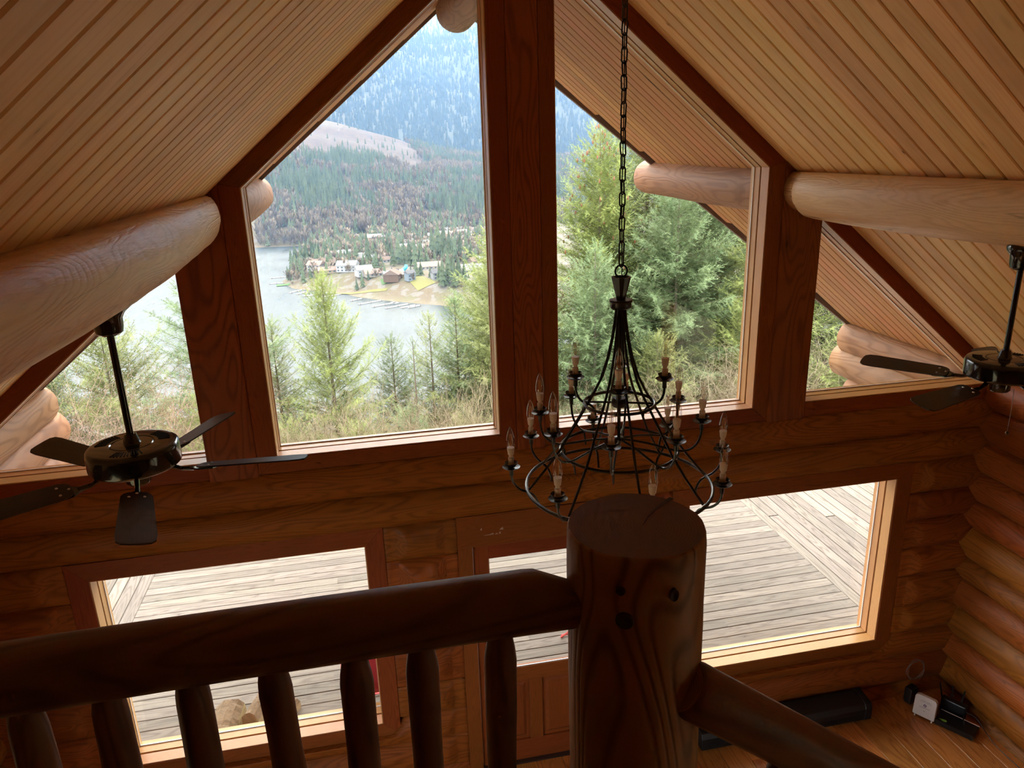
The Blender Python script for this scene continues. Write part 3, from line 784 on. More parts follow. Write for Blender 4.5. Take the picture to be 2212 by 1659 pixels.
# ---- baseboard heater, router, modem, cables
ht = thing('baseboard_heater', 'long low black electric baseboard heater against the log wall', 'heater', (1.35, -.19, 0))
mb = MB(); P = [(-.065, .02), (-.065, .13), (-.045, .175), (.12, .195), (.12, .02)]
def xprism(mb, P, x0, x1):
    n = len(P); return mb.put([(x0, y, z) for y, z in P]+[(x1, y, z) for y, z in P], [tuple(range(n)), tuple(range(2*n-1, n-1, -1))]+[(i, i+n, (i+1) % n+n, (i+1) % n) for i in range(n)])
xprism(mb, P, 0, 1.52); mb.obj('body', plain('matte_black_paint', (.008, .008, .009), .5), ht, bevel=.004)
mb = MB(); xprism(mb, [(y*1.05, z*1.03) for y, z in P], 1.52, 1.585); mb.obj('end_cap', plain('matte_black_paint', (.008, .008, .009), .5), ht, bevel=.004)
for z in (.04, .055, .07): MB().box(.05, 1.45, -.069, -.064, z, z+.006).obj('grille_bar', plain('matte_black_paint', (.008, .008, .009), .5), ht)
for x in (.2, .8, 1.4): MB().box(x, x+.03, -.04, .10, 0, .02).obj('foot', plain('matte_black_paint', (.008, .008, .009), .5), ht)

def stand_box(name, W, H, T, rad, mat, parent, **k):
    P = []
    for (cx, cz, a0) in ((W/2-rad, H-rad, 0), (-W/2+rad, H-rad, 90)):
        for i in range(7): a = math.radians(a0+i*15); P.append((cx+rad*math.cos(a), cz+rad*math.sin(a)))
    P += [(-W/2, .006), (-W/2+.006, 0), (W/2-.006, 0), (W/2, .006)]
    mb = MB(); mb.prism(P, -T/2, T/2); return mb.obj(name, mat, parent, bevel=.004, seg=2, **k)
ang = math.atan2(-.146, .091)
rt = thing('router', 'white upright router with small feet on the floor in the corner', 'router', (3.392, -.335, 0), ang)
bodyr = stand_box('body', .175, .195, .04, .03, plain('white_plastic', (.62, .56, .52), .4), rt, loc=(0, 0, .022), rot=(-.10, 0, 0))
for x in (-.068, .068): MB().lathe([(0, 0), (.006, 0), (.006, .03), (0, .03)], 10, (x, -.012, 0)).obj('foot', plain('white_plastic', (.62, .56, .52), .4), rt)
M['ink'] = plain('grey_print', (.16, .12, .12), .6)
for k in range(7):
    MB().box(-.036+k*.012, -.030+k*.012, -.0215, -.0198, .150, .153+.0015*(k % 3)).obj('status_mark', M['ink'], bodyr)
MB().box(-.05, .05, -.0213, -.0198, .140, .141).obj('printed_line', M['ink'], bodyr)
MB().lathe([(0, .0016), (.0125, .0016), (.0125, 0), (0, 0)], 20, rot=Matrix.Rotation(PI/2, 3, 'X')).obj('round_badge', plain('purple_badge', (.09, .04, .10), .4), bodyr, loc=(0, -.0198, .113))
MB().lathe([(0, .0022), (.0055, .0022), (.0055, 0), (0, 0)], 12, rot=Matrix.Rotation(PI/2, 3, 'X')).obj('round_badge', plain('pale_badge', (.6, .55, .55), .4), bodyr, loc=(0, -.0198, .113))
for k in range(12):
    MB().box(-.042+k*.007, -.0375+k*.007, -.0213, -.0198, .088, .092).obj('small_print', M['ink'], bodyr)
MB().box(-.008, .008, -.0213, -.0198, .058, .061).obj('small_print', M['ink'], bodyr)

M['plasblack'] = plain('black_plastic', (.010, .010, .011), .32)
md = thing('modem', 'flat black set-top box with a green leaf sticker and silver edge on the floor', 'set-top box', (3.575, -.50, 0), math.atan2(-.24, .15))
bm_ = MB().box(-.15, .15, -.075, .085, .008, .055).obj('body', M['plasblack'], md, bevel=.004)
MB().box(-.15, .15, .083, .089, .048, .058).obj('silver_trim', plain('silver_plastic', (.75, .66, .62), .3, .3), md, bevel=.001)
mb = MB(); lf = [(-.035, 0), (-.02, .008), (0, .014), (.018, .012), (.026, .004), (.024, -.006), (.010, -.013), (-.006, -.012), (-.02, -.006)]
lf = [(x, y) for x, y in lf]; n = len(lf)
mb.put([(x-.09, y-.045, .0552) for x, y in lf]+[(x-.09, y-.045, .0562) for x, y in lf], [tuple(range(n)), tuple(range(2*n-1, n-1, -1))]+[(i, (i+1) % n, (i+1) % n+n, i+n) for i in range(n)])
mb.obj('leaf_sticker', plain('leaf_green', (.22, .70, .12), .5), md)
MB().tube([(-.118, -.05, .0566), (-.10, -.046, .0568), (-.072, -.044, .0566)], .0012, 5).obj('leaf_vein', plain('dark_leaf', (.03, .15, .03), .5), md)
for sx_ in (-.13, .13):
    for sy in (-.06, .07): MB().lathe([(0, 0), (.008, 0), (.008, .01), (0, .01)], 8, (sx_, sy, 0)).obj('foot', M['plasblack'], md)

wr = thing('wifi_router', 'black router with four stick antennas at the foot of the side wall', 'router', (3.66, -.36, 0), math.radians(-60))
MB().box(-.10, .10, -.03, .03, .0, .15).obj('body', M['plasblack'], wr, bevel=.012, seg=2)
for x, t_, y in ((-.09, -.25, .0), (-.03, -.05, .03), (.04, .1, .03)):
    o = MB().box(-.007, .007, -.004, .004, 0, .17).obj('antenna', M['plasblack'], wr, bevel=.002); o.location = (x, y, .10); o.rotation_euler = (0, t_, 0)
o = MB().box(-.007, .007, -.004, .004, 0, .17).obj('antenna', M['plasblack'], wr, bevel=.002); o.location = (.085, -.02, .07); o.rotation_euler = (1.2, 1.1, 0)
ad = thing('power_adapter', 'black power adapter box behind the white router in the corner', 'adapter', (3.42, -.13, 0), .3)
MB().box(-.05, .05, -.035, .035, .02, .16).obj('body', M['plasblack'], ad, bevel=.01, seg=2)
MB().box(-.035, .035, -.03, .03, .0, .021).obj('foot_pad', M['plasblack'], ad)
M['cable'] = plain('grey_cable', (.16, .13, .12), .5); M['cablek'] = plain('black_cable', (.012, .011, .011), .45)
pts = []
for i in range(90):
    a = i/90*2*PI*3; r = .085+.006*math.sin(i*.9)
    pts.append((r*math.cos(a)+.004*i/90, -.008*i/90*3, r*1.15*math.sin(a)))
cb_ = MB().tube(pts, .0022, 6).obj('cable_coil', M['cable'], None, smooth=True, loc=(3.47, -.075, .30))
tag(cb_, 'coil of thin grey cable hung on the log wall above the white router', 'cable')
pts = smooth_path([(3.44, -.20, .06), (3.47, -.30, .02), (3.50, -.36, .01), (3.53, -.41, .03)], 5)
for k, dz in enumerate((0, 1, 2)):
    o = MB().tube([(x+dz*.006, y-dz*.012, max(.004, z)) for x, y, z in pts], .0022, 6).obj('network_cable', M['cable'], None, smooth=True)
    tag(o, ('thin grey cable behind the white router, nearest the wall', 'thin grey cable behind the white router, middle of three', 'thin grey cable behind the white router, nearest the room')[k], 'cable', 'cables between the white router and the black box')
pts = smooth_path([(3.70, -.45, .10), (3.74, -.52, .09), (3.755, -.62, .03), (3.745, -.74, .004), (3.74, -.95, .004), (3.75, -1.3, .004)], 6)
o = MB().tube(pts, .003, 6).obj('power_cable', M['cablek'], None, smooth=True); tag(o, 'black power cable running along the foot of the right log wall', 'cable')
# ==================================================================  OUTSIDE
# ---- deck
deck = struct('floor_deck')
DZ = -.045; DP = .1452
dk = {}
def dboard(L, W=DP-.007):
    key = (round(L, 2), round(W, 3))
    if key not in dk: dk[key] = plank_mesh('deck_board', L, W, .03, .004, M['deck'])
    return dk[key]
joints = [-2.35, -.6, 1.1, 2.7]
for k in range(47):
    y = .37+DP*k
    cuts = [-3.93]
    if k % 4 == 0: cuts += [-1.9+.1*(k % 3), 1.3]
    elif k % 4 == 1: cuts += [-2.45, .3]
    elif k % 4 == 2: cuts += [-.75]
    else: cuts += [-2.1, 2.4]
    cuts.append(3.93)
    for a, b in zip(cuts[:-1], cuts[1:]):
        L = round(b-a-.004, 2)
        add('deck_board', dboard(L), deck, mw=T_((a+b)/2, y, DZ+rnd.uniform(-.001, .001)))
for sgn in (-1, 1):
    for k in range(17):
        x = sgn*(3.93+DP*(k+.5))
        yc = rnd.uniform(2.0, 5.0)
        for a, b in ((.30, yc), (yc, 7.15)):
            L = round(round((b-a)/.25)*.25-.004, 2)
            add('deck_board', dboard(round(b-a-.004, 1)), deck, mw=T_(x, (a+b)/2, DZ+rnd.uniform(-.001, .002)) @ AX_Y)
MB().box(-6.4, 6.4, .28, 7.1, -.35, -.078).obj('joist_frame', M['gap'], deck)

# ---- red chairs and firewood on the deck
M['redfab'] = wood('red_canvas', (.42, .035, .045), (.34, .025, .034), (.3, .02, .03), lines=5, stretch=1, knots=0, rough=.75, vary=.03, bump=.05)
M['redpole'] = plain('red_enamel', (.60, .05, .05), .35, coat=.3)
def chair(loc, rz, label):
    t = thing('folding_chair', label, 'chair', loc, rz)
    # faces +y, seat .42 high
    mb = MB(); n = 8
    for (p, q_) in (((-.24, .22, .43), (-.24, -.22, .38)),):
        V = []; F = []
        for i in range(n+1):
            y = .22-.44*i/n; z = .43-.06*math.sin(PI*i/n)-.03*i/n
            V += [(-.25, y, z), (.25, y, z), (.25, y, z-.006), (-.25, y, z-.006)]
        for i in range(n):
            b = i*4; F += [(b, b+1, b+5, b+4), (b+3, b+7, b+6, b+2), (b, b+4, b+7, b+3), (b+1, b+2, b+6, b+5)]
        F += [(0, 3, 2, 1), (4*n, 4*n+1, 4*n+2, 4*n+3)]
        mb.put(V, F)
    mb.obj('seat', M['redfab'], t, smooth=True)
    mb = MB(); V = []; F = []
    for i in range(n+1):
        s_ = i/n; z = .42+.48*s_; y = -.22-.14*s_-.03*math.sin(PI*s_)
        V += [(-.25, y, z), (.25, y, z), (.25, y-.007, z), (-.25, y-.007, z)]
    for i in range(n):
        b = i*4; F += [(b, b+1, b+5, b+4), (b+3, b+7, b+6, b+2), (b, b+4, b+7, b+3), (b+1, b+2, b+6, b+5)]
    F += [(0, 3, 2, 1), (4*n, 4*n+1, 4*n+2, 4*n+3)]
    mb.put(V, F); mb.obj('backrest', M['redfab'], t, smooth=True)
    for sx_ in (-.26, .26):
        for a, b in (((sx_, .26, 0), (sx_, -.22, .46)), ((sx_, -.26, 0), (sx_, .22, .46)), ((sx_, -.22, .42), (sx_, -.37, .92))):
            MB().tube([a, b], .011, 8).obj('leg' if a[2] == 0 else 'back_tube', M['redpole'], t, smooth=True)
        MB().box(sx_-.03, sx_+.03, -.26, .24, .60, .622).obj('armrest', M['redfab'], t, bevel=.004)
        MB().tube([(sx_, .22, .44), (sx_, .22, .60)], .010, 8).obj('arm_post', M['redpole'], t, smooth=True)
    MB().tube([(-.26, .26, .02), (.26, .26, .02)], .010, 8).obj('cross_bar', M['redpole'], t, smooth=True)
    MB().tube([(-.26, -.26, .02), (.26, -.26, .02)], .010, 8).obj('cross_bar', M['redpole'], t, smooth=True)
    return t
chair((-1.24, .86, DZ), .03, 'red folding chair on the deck behind the right edge of the left lower window').scale = (1.1, 1.1, 1.12)
chair((.91, 1.33, DZ), .06, 'red folding chair on the deck seen past the newel post through the door glass')

M['bark'] = plain('rough_bark_surface', (.21, .125, .055), .85, noise=1.6, scale=48, bump=1.0)
M['split'] = wood('fresh_split_wood', (.34, .26, .145), (.25, .17, .085), (.2, .1, .05), lines=20, stretch=12, knots=0, rough=.7, vary=.05, bump=.5)
def firewood(loc, rz, L, W, H, label, lean=0.0, seed=0):
    r_ = random.Random(seed)
    me = D.meshes.new('split_log'); bm = bmesh.new()
    prof = [(-W/2, .0), (-W*.46, H*.62), (-W*.25, H*.95), (0, H*1.04), (W*.25, H*.97), (W*.47, H*.66), (W/2, .0)]
    n = len(prof); nx = 8; V = []
    for i in range(nx+1):
        x = -L/2+L*i/nx+0.0
        V.append([bm.verts.new((x+r_.uniform(-.006, .006), y+r_.uniform(-.005, .005), z+(r_.uniform(-.008, .008) if z > 0 else 0))) for y, z in prof])
    for i in range(nx):
        for k in range(n-1):
            f = bm.faces.new((V[i][k], V[i+1][k], V[i+1][k+1], V[i][k+1])); f.material_index = 0 if 0 < k < n-2 else 1
        bm.faces.new((V[i][n-1], V[i+1][n-1], V[i+1][0], V[i][0])).material_index = 1
    bm.faces.new(V[0][::-1]).material_index = 1; bm.faces.new(V[-1]).material_index = 1
    bmesh.ops.recalc_face_normals(bm, faces=bm.faces); bm.to_mesh(me); bm.free()
    me.materials.append(M['bark']); me.materials.append(M['split'])
    o = add('firewood_log', me, None, loc=loc, rot=(0, lean, rz)); tag(o, label, 'firewood', 'split firewood under the left lower window'); return o
firewood((-2.63, 1.07, DZ), math.radians(84), .36, .26, .13, 'wide bark-faced piece of split firewood lying furthest left on the deck', seed=1)
firewood((-2.335, 1.17, DZ), math.radians(70), .42, .17, .17, 'tall narrow piece of split firewood with bark up and pale sides', seed=2)
firewood((-2.12, 1.05, DZ), math.radians(62), .30, .14, .10, 'pale split firewood piece at the right end of the small pile', seed=3)

# ---- conifers close to the house
def leafmat(name, c1, c2, rough=.6, sub=0.12):
    s = NT(name); v, rn = s.coords(rand=9)
    f = s.noise(v, 2.2, 3); f2 = s.noise(v, 14, 2)
    col = s.mix(s.ramp(s.math('ADD', s.math('MULTIPLY', f, .6), s.math('MULTIPLY', f2, .4)), [(.35, 0.0), (.65, 1.0)]), c2, c1)
    s.l(col, s.p.inputs['Base Color']); s.p.inputs['Roughness'].default_value = rough
    s.p.inputs['Specular IOR Level'].default_value = .25
    if sub:
        tl = s.n('BsdfTranslucent'); s.l(col, tl.inputs[0]); mx = s.n('MixShader'); mx.inputs[0].default_value = sub*2
        s.l(s.p.outputs[0], mx.inputs[1]); s.l(tl.outputs[0], mx.inputs[2]); s.l(mx.outputs[0], s.t.nodes['Material Output'].inputs[0])
    return s.m
FIR = [leafmat('bright_fir_needles', (.285, .325, .095), (.135, .175, .055)),
       leafmat('blue_green_fir_needles', (.205, .265, .125), (.095, .145, .065)),
       leafmat('dark_fir_needles', (.15, .19, .07), (.07, .10, .04)),
       leafmat('olive_fir_needles', (.25, .27, .095), (.12, .145, .05))]
M['bark2'] = plain('grey_brown_bark', (.12, .095, .065), .85, noise=.7, scale=25, bump=.6)
M['cone'] = plain('reddish_cones', (.20, .075, .035), .6, noise=.5, scale=60)

def twig_template(n=12, seed=0, w=.22):
    r = np.random.RandomState(seed); T = []
    T.append([(0, -.008, 0), (1, 0, 0), (0, .008, 0)])
    for i in range(n):
        x = .05+.93*i/n; sg = 1 if i % 2 else -1
        ln = w*(1.05-.35*i/n)*(.8+.4*r.rand()); zz = ln*(r.rand()*.9-.30)
        T.append([(x-.042, 0, 0), (x+.042, 0, .0), (x+ln*.75, sg*ln*.9, zz)])
    T.append([(.93, -.02, 0), (.93, .02, 0), (1.10, 0, 0.01)])
    return np.array(T, dtype=np.float32)            # (t,3,3)

def frames(d):
    """rotation matrices (n,3,3) with columns d, side, up-ish"""
    d = d/np.linalg.norm(d, axis=1, keepdims=True)
    up = np.tile([0, 0, 1.0], (len(d), 1)); s_ = np.cross(up, d); s_ /= np.maximum(1e-6, np.linalg.norm(s_, axis=1, keepdims=True))
    u = np.cross(d, s_); return np.stack([d, s_, u], axis=2)

def conifer(name, loc, H, RB, label, mat, seed, dens=1.0, bare=0.06, asc=.55, tw=.26, group=None, lean=(0, 0), cones=0, droop=.25, twn=12, step=.07, cat='tree'):
    r = np.random.RandomState(seed)
    t = thing(name, label, cat, loc, group=group)
    pts = []
    for i in range(9):
        s_ = i/8; pts.append((lean[0]*s_**2*H, lean[1]*s_**2*H, H*s_))
    MB().tube(pts, [max(.006, .013*H*(1-i/8)**.9*.9+.004) for i in range(9)], 8).obj('trunk', M['bark2'], t, smooth=True)
    tips = []; O = []; Dd = []; Ls = []; bv = []; cpos = []
    z = bare*H
    while z < H*.985:
        s_ = z/H; Lb = RB*1.08*((1-s_)**.72)*(1.0 if s_ > .12 else .6+s_*3.3)+.05
        nb = max(3, int(r.randint(4, 7)*dens))
        a0 = r.rand()*6.28
        for b in range(nb):
            a = a0+6.283*b/nb+r.uniform(-.35, .35); L = Lb*r.uniform(.55, 1.15); z1 = z+r.uniform(-.05, .05)*H*.2*.3
            el = (asc*(s_**1.6)*1.35+.10+r.uniform(-.1, .1))
            base = np.array([lean[0]*s_**2*H, lean[1]*s_**2*H, z1])
            h = np.array([math.cos(a), math.sin(a), 0]); n = max(3, int(L/step))
            q = np.linspace(.06, 1, n)
            sdv0 = np.array([-h[1], h[0], 0]); bend = r.uniform(-.22, .22); up_ = r.uniform(.0, .22)
            P = base+np.outer(q*L*math.cos(el), h)+np.outer(q*L*math.sin(el)-droop*L*q**2*(1-s_)*(1-q*.35)+up_*L*q**3, [0, 0, 1])+np.outer(bend*L*q**2+.02*np.sin(q*14+r.rand()*6), sdv0)
            ax = np.gradient(P, axis=0)
            sd_ = np.array([-h[1], h[0], 0])
            # axis of the branch as a thin strip
            wv = .005*(1-q*.8)*(.5+L); A = P+np.outer(wv, [0, 0, 1]); B = P-np.outer(wv, [0, 0, 1])
            for i in range(n-1): bv += [A[i], B[i], B[i+1], A[i+1]]
            for sg in (-1, 1):
                ln = (tw*(1.2-q*.6)*r.uniform(.55, 1.45, n))*min(1.25, .55+.5*L)
                dd = ax/np.linalg.norm(ax, axis=1, keepdims=True)*.75+np.outer(np.ones(n), sd_)*sg*.8
                dd += r.uniform(-.42, .42, (n, 3)); dd[:, 2] += r.uniform(-.45, .35, n)
                k0 = q > .10
                O.append(P[k0]); Dd.append(dd[k0]); Ls.append(ln[k0])
            O.append(P[-1:]); Dd.append(ax[-1:]/np.linalg.norm(ax[-1:])); Ls.append(np.array([tw*.9]))
            if n > 8:   # hanging side shoots fill the branch
                k1 = q > .3; dd = ax/np.linalg.norm(ax, axis=1, keepdims=True)*.8; dd[:, 2] -= .55; dd += r.uniform(-.3, .3, (n, 3))
                O.append(P[k1]); Dd.append(dd[k1]); Ls.append(np.full(int(k1.sum()), tw*.8))
            if cones and s_ > .5:
                for _ in range(2): cpos.append(P[min(n-1, int(n*r.uniform(.5, 1.0)))]+r.uniform(-.05, .05, 3))
        z += (.185*(1.1-s_*.5))*(H/9)**.5/dens**.5
    # leader
    for k in range(5):
        O.append(np.array([[lean[0]*H, lean[1]*H, H*(.96+.008*k)]])); a = k*1.26; Dd.append(np.array([[.5*math.cos(a), .5*math.sin(a), .9]])); Ls.append(np.array([tw*.6]))
    O.append(np.array([[lean[0]*H, lean[1]*H, H*.985]])); Dd.append(np.array([[0.01, 0, 1.0]])); Ls.append(np.array([tw*1.3]))
    O = np.concatenate(O); Dd = np.concatenate(Dd); Ls = np.concatenate(Ls)
    V = []
    for k in range(3):
        tp = twig_template(twn, seed*3+k); idx = np.arange(k, len(O), 3)
        Rm = frames(Dd[idx]); loc3 = tp.reshape(-1, 3)
        W = np.einsum('nij,kj->nki', Rm, loc3)*Ls[idx][:, None, None]+O[idx][:, None, :]
        V.append(W.reshape(-1, 3))
    V = np.concatenate(V).astype(np.float32); F = np.arange(len(V)).reshape(-1, 3)
    o = add('foliage', rawmesh('foliage', V, F), t, mat)
    bv = np.array(bv, dtype=np.float32); add('branches', rawmesh('branches', bv, np.arange(len(bv)).reshape(-1, 4)), t, M['bark2'])
    if cpos:
        mb = MB()
        for p in cpos[::3][:110]:
            mb.lathe([(0, -.06), (.022, -.035), (.027, 0), (.018, .035), (0, .05)], 6, tuple(np.array(p)+[0, 0, -.03]))
        co = mb.obj('seed_cones', M['cone'], t); co['kind'] = 'stuff'
    return t

def ground(x, y): return -1.35-.50*max(0, y-7.6)+.25*math.sin(x*.7+y*.3)-(.10*max(0, -x-1) if y < 60 else 0)*.5+(.10*max(0, x-2))
def T3(x, y, ztop, RB, label, mi, seed, **k):
    zb = ground(x, y)-.2; return conifer('conifer', (x, y, zb), ztop-zb, RB, label, FIR[mi], seed, **k)
G1 = 'tall young firs beyond the right window'
T3(4.95, 13.6, 5.35, 3.0, 'tall bright fir hung with reddish cones, topmost tree behind the chandelier chain', 0, 1, cones=1, group=G1, tw=.30)
T3(2.35, 12.4, 2.75, 2.4, 'yellow-green fir just right of the centre post', 3, 2, group=G1, tw=.28)
T3(7.6, 13.4, 5.6, 3.3, 'dense blue-green fir under the outer end of the right purlin', 1, 3, group=G1, tw=.31)
T3(6.3, 11.8, 4.0, 2.9, 'grey-green fir in the middle of the right upper window', 1, 4, group=G1, tw=.29)
T3(8.6, 11.2, 3.5, 2.7, 'bright lower fir by the right edge of the right upper window', 0, 5, group=G1, tw=.28)
T3(4.0, 11.0, 2.7, 2.2, 'pale fir low behind the left half of the chandelier', 1, 6, group=G1, tw=.26)
T3(10.6, 12.6, 4.4, 2.4, 'dark fir furthest right beyond the right purlin end', 2, 7, group=G1, tw=.30)
T3(7.3, 10.2, 1.2, 1.8, 'small vivid fir low in the right upper window', 0, 8, group=G1, tw=.24)
T3(5.9, 15.5, 5.2, 3.2, 'shaded fir behind the cone-hung fir', 2, 9, group=G1, tw=.31, twn=9)
T3(9.4, 15.5, 6.6, 3.5, 'tall fir behind the blue-green fir', 0, 10, group=G1, tw=.32, twn=9)
G2 = 'young firs beyond the left upper window'
T3(-2.02, 12.5, 2.15, 2.1, 'bright fir with an open crown standing over the lake in the left upper window', 0, 21, group=G2, tw=.23, dens=1.0, asc=.85, droop=.12, step=.06)
T3(-.55, 13.4, .35, 1.7, 'small dark fir right of the open-crowned fir', 2, 22, group=G2, tw=.24)
T3(.38, 12.8, 1.05, 1.6, 'slim light fir near the middle of the left upper window', 3, 23, group=G2, tw=.24, dens=.8)
T3(1.05, 13.0, 1.35, 1.7, 'narrow pale fir left of the centre post', 1, 24, group=G2, tw=.25)
T3(2.35, 14.6, 3.0, 2.7, 'broad fir filling the right edge of the left upper window', 0, 25, group=G2, tw=.29)
T3(-3.35, 13.2, 1.05, 1.5, 'brownish fir half hidden by the left edge of the left upper window', 3, 26, group=G2, tw=.25)
T3(-.12, 11.6, .75, .55, 'thin bare-topped sapling in front of the lake', 2, 27, group=G2, tw=.16, dens=.55, bare=.2)
T3(-2.9, 10.6, -.7, 1.4, 'low fir at the bottom left of the left upper window', 0, 28, group=G2, tw=.24)
T3(-1.5, 10.3, -.8, 1.3, 'low bushy fir in front of the open-crowned fir', 0, 29, group=G2, tw=.24)
G3 = 'firs beyond the left triangular window'
T3(-4.55, 12.2, 2.9, 2.8, 'airy fir right of the fan rod in the left triangular window', 1, 31, group=G3, tw=.28, dens=.75)
T3(-6.75, 12.2, 1.75, 3.0, 'spreading olive fir left of the fan rod', 3, 32, group=G3, tw=.30, dens=.8, droop=.1)
T3(-4.5, 10.4, .1, 1.9, 'soft bright fir beside the left window post', 0, 33, group=G3, tw=.26)
T3(-8.6, 13.0, 1.0, 2.8, 'dark fir behind the left corner logs', 2, 34, group=G3, tw=.30, twn=9)
T3(3.2, 15.8, 3.6, 3.0, 'broad shaded fir between the two upper windows, behind the centre post', 1, 11, group=G1, tw=.31, twn=9)
T3(7.4, 16.6, 6.8, 3.4, 'highest dark fir at the back under the right purlin', 3, 12, group=G1, tw=.33, twn=9)
T3(5.2, 10.2, .7, 1.7, 'bushy fir low behind the right half of the chandelier', 3, 13, group=G1, tw=.25)
T3(.9, 10.4, -.9, 1.5, 'low fir at the bottom right of the left upper window', 3, 30, group=G2, tw=.24)
T3(-.4, 10.9, -.75, 1.4, 'low grey-green fir at the bottom middle of the left upper window', 1, 35, group=G2, tw=.24)
G4 = 'trees beyond the right triangular window'
T3(9.2, 9.0, .55, 1.3, 'small fir on the bank in the right triangular window', 0, 41, group=G4, tw=.24)
T3(11.6, 11.2, 3.2, 2.0, 'fir above the bank in the right triangular window', 1, 42, group=G4, tw=.28)

# ---- leafless brush
def brush(name, x0, x1, y0, y1, n, h0, h1, c, label, seed, cat='brush', spread=.35):
    r = np.random.RandomState(seed); V = []
    def strand(p, d, L, w, lev):
        n_ = 6; pp = np.array(p, float); dd = np.array(d, float); dd /= np.linalg.norm(dd); prev = pp
        for i in range(n_):
            dd = dd+r.uniform(-.12, .12, 3); dd[2] += .02; dd /= np.linalg.norm(dd)
            nx_ = prev+dd*L/n_; w0 = w*(1-i/n_*.8); w1 = w*(1-(i+1)/n_*.8)
            for ax in ((1, 0, 0), (0, .7, .7)):
                a = np.array(ax); V.extend([prev-a*w0, prev+a*w0, nx_+a*w1, nx_-a*w1])
            if lev < 2 and i > 0:
                for _ in range(2 if lev == 0 else 1):
                    q_ = dd+r.uniform(-.8, .8, 3); q_[2] = abs(q_[2])*.8; strand(nx_, q_, L*r.uniform(.3, .5), w*.55, lev+1)
            prev = nx_
    for i in range(n):
        x = r.uniform(x0, x1); y = r.uniform(y0, y1); z = ground(x, y)
        for k in range(r.randint(1, 4)):
            strand((x, y, z), (r.uniform(-spread, spread), r.uniform(-spread, spread), 1), r.uniform(h0, h1), .0065, 0)
    V = np.array(V, dtype=np.float32)
    me = rawmesh(name, V, np.arange(len(V)).reshape(-1, 4))
    o = add(name, me, None, plain('twigs_%d' % seed, c, .8, noise=.5, scale=3)); tag(o, label, cat, kind='stuff')
brush('bare_brush', -8.6, -4.0, 8.6, 11, 90, 1.9, 3.2, (0.223, 0.136, 0.093), 'reddish leafless brush beyond the left triangular window', 71)
brush('bare_brush', -3.6, 2.2, 8.2, 10.6, 150, 1.1, 1.9, (0.211, 0.161, 0.093), 'tan leafless brush along the bottom of the left upper window', 72)
brush('bare_brush', 2.2, 8.0, 8.2, 10.4, 150, .9, 1.7, (0.223, 0.174, 0.105), 'tan leafless brush behind the chandelier', 73)
brush('bare_brush', 8.0, 15, 8.4, 14, 260, 1.2, 2.2, (0.260, 0.223, 0.130), 'dry straw-coloured brush on the bank beyond the right triangular window', 74, spread=.9)

# ---- near ground
def gridmesh(name, xs, ys, f, mat, parent=None, kind='structure'):
    X, Y = np.meshgrid(xs, ys); Z = np.vectorize(f)(X, Y)
    V = np.stack([X, Y, Z], -1).reshape(-1, 3); nx_, ny_ = len(xs), len(ys)
    i = np.arange(nx_-1)[None, :]+np.arange(ny_-1)[:, None]*nx_
    F = np.stack([i, i+1, i+1+nx_, i+nx_], -1).reshape(-1, 4)
    o = add(name, rawmesh(name, V, F, smooth=True), parent, mat)
    if kind: o['kind'] = kind
    return o
M['soil'] = NT('brushy_ground'); s = M['soil']; v, rn = s.coords(rand=0)
f = s.noise(v, .9, 6, .7); f2 = s.noise(v, 6, 4, .7)
col = s.mix(s.ramp(f, [(.38, 0.0), (.62, 1.0)]), (.13, .10, .055), (.10, .13, .045)); col = s.mix(s.math('MULTIPLY', f2, .7), col, (.30, .24, .14))
s.l(col, s.p.inputs['Base Color']); s.p.inputs['Roughness'].default_value = .95; s.bump(f2, 1.0, .12); M['soil'] = s.m
def gfar(x, y):
    z = ground(x, min(y, 60)) if y < 60 else ground(x, 60)
    if y > 60: z -= .42*(y-60)
    return max(z, -114)
gridmesh('ground_slope', np.linspace(-60, 60, 61), list(np.linspace(7.0, 40, 34))+list(np.linspace(45, 300, 30)), gfar, M['soil'])
MB().box(-60, 60, -30, 7.3, -2.2, -1.6).obj('ground_house', M['soil'], None)['kind'] = 'structure'
# ---- lake and far terrain
LZ = -110.0
s = NT('lake_water'); tcx = s.n('TexCoord'); mp = s.n('Mapping'); mp.inputs['Scale'].default_value = (.05, .012, 1); s.l(tcx.outputs['Object'], mp.inputs[0])
f = s.noise(mp.outputs[0], 1.0, 5, .6)
s.p.inputs['Base Color'].default_value = (.02, .03, .035, 1); s.l(s.ramp(f, [(.35, .26), (.65, .40)]), s.p.inputs['Roughness']); s.p.inputs['IOR'].default_value = 1.33
mp2 = s.n('Mapping'); mp2.inputs['Scale'].default_value = (.5, .5, .5); s.l(tcx.outputs['Object'], mp2.inputs[0])
s.bump(s.noise(mp2.outputs[0], 1.0, 4, .6), .25, .3)
M['water'] = s.m
lake = add('lake', rawmesh('lake', [(-4000, 60, LZ), (4000, 60, LZ), (4000, 6000, LZ), (-4000, 6000, LZ)], [(0, 1, 2, 3)]), None, M['water']); lake['kind'] = 'structure'

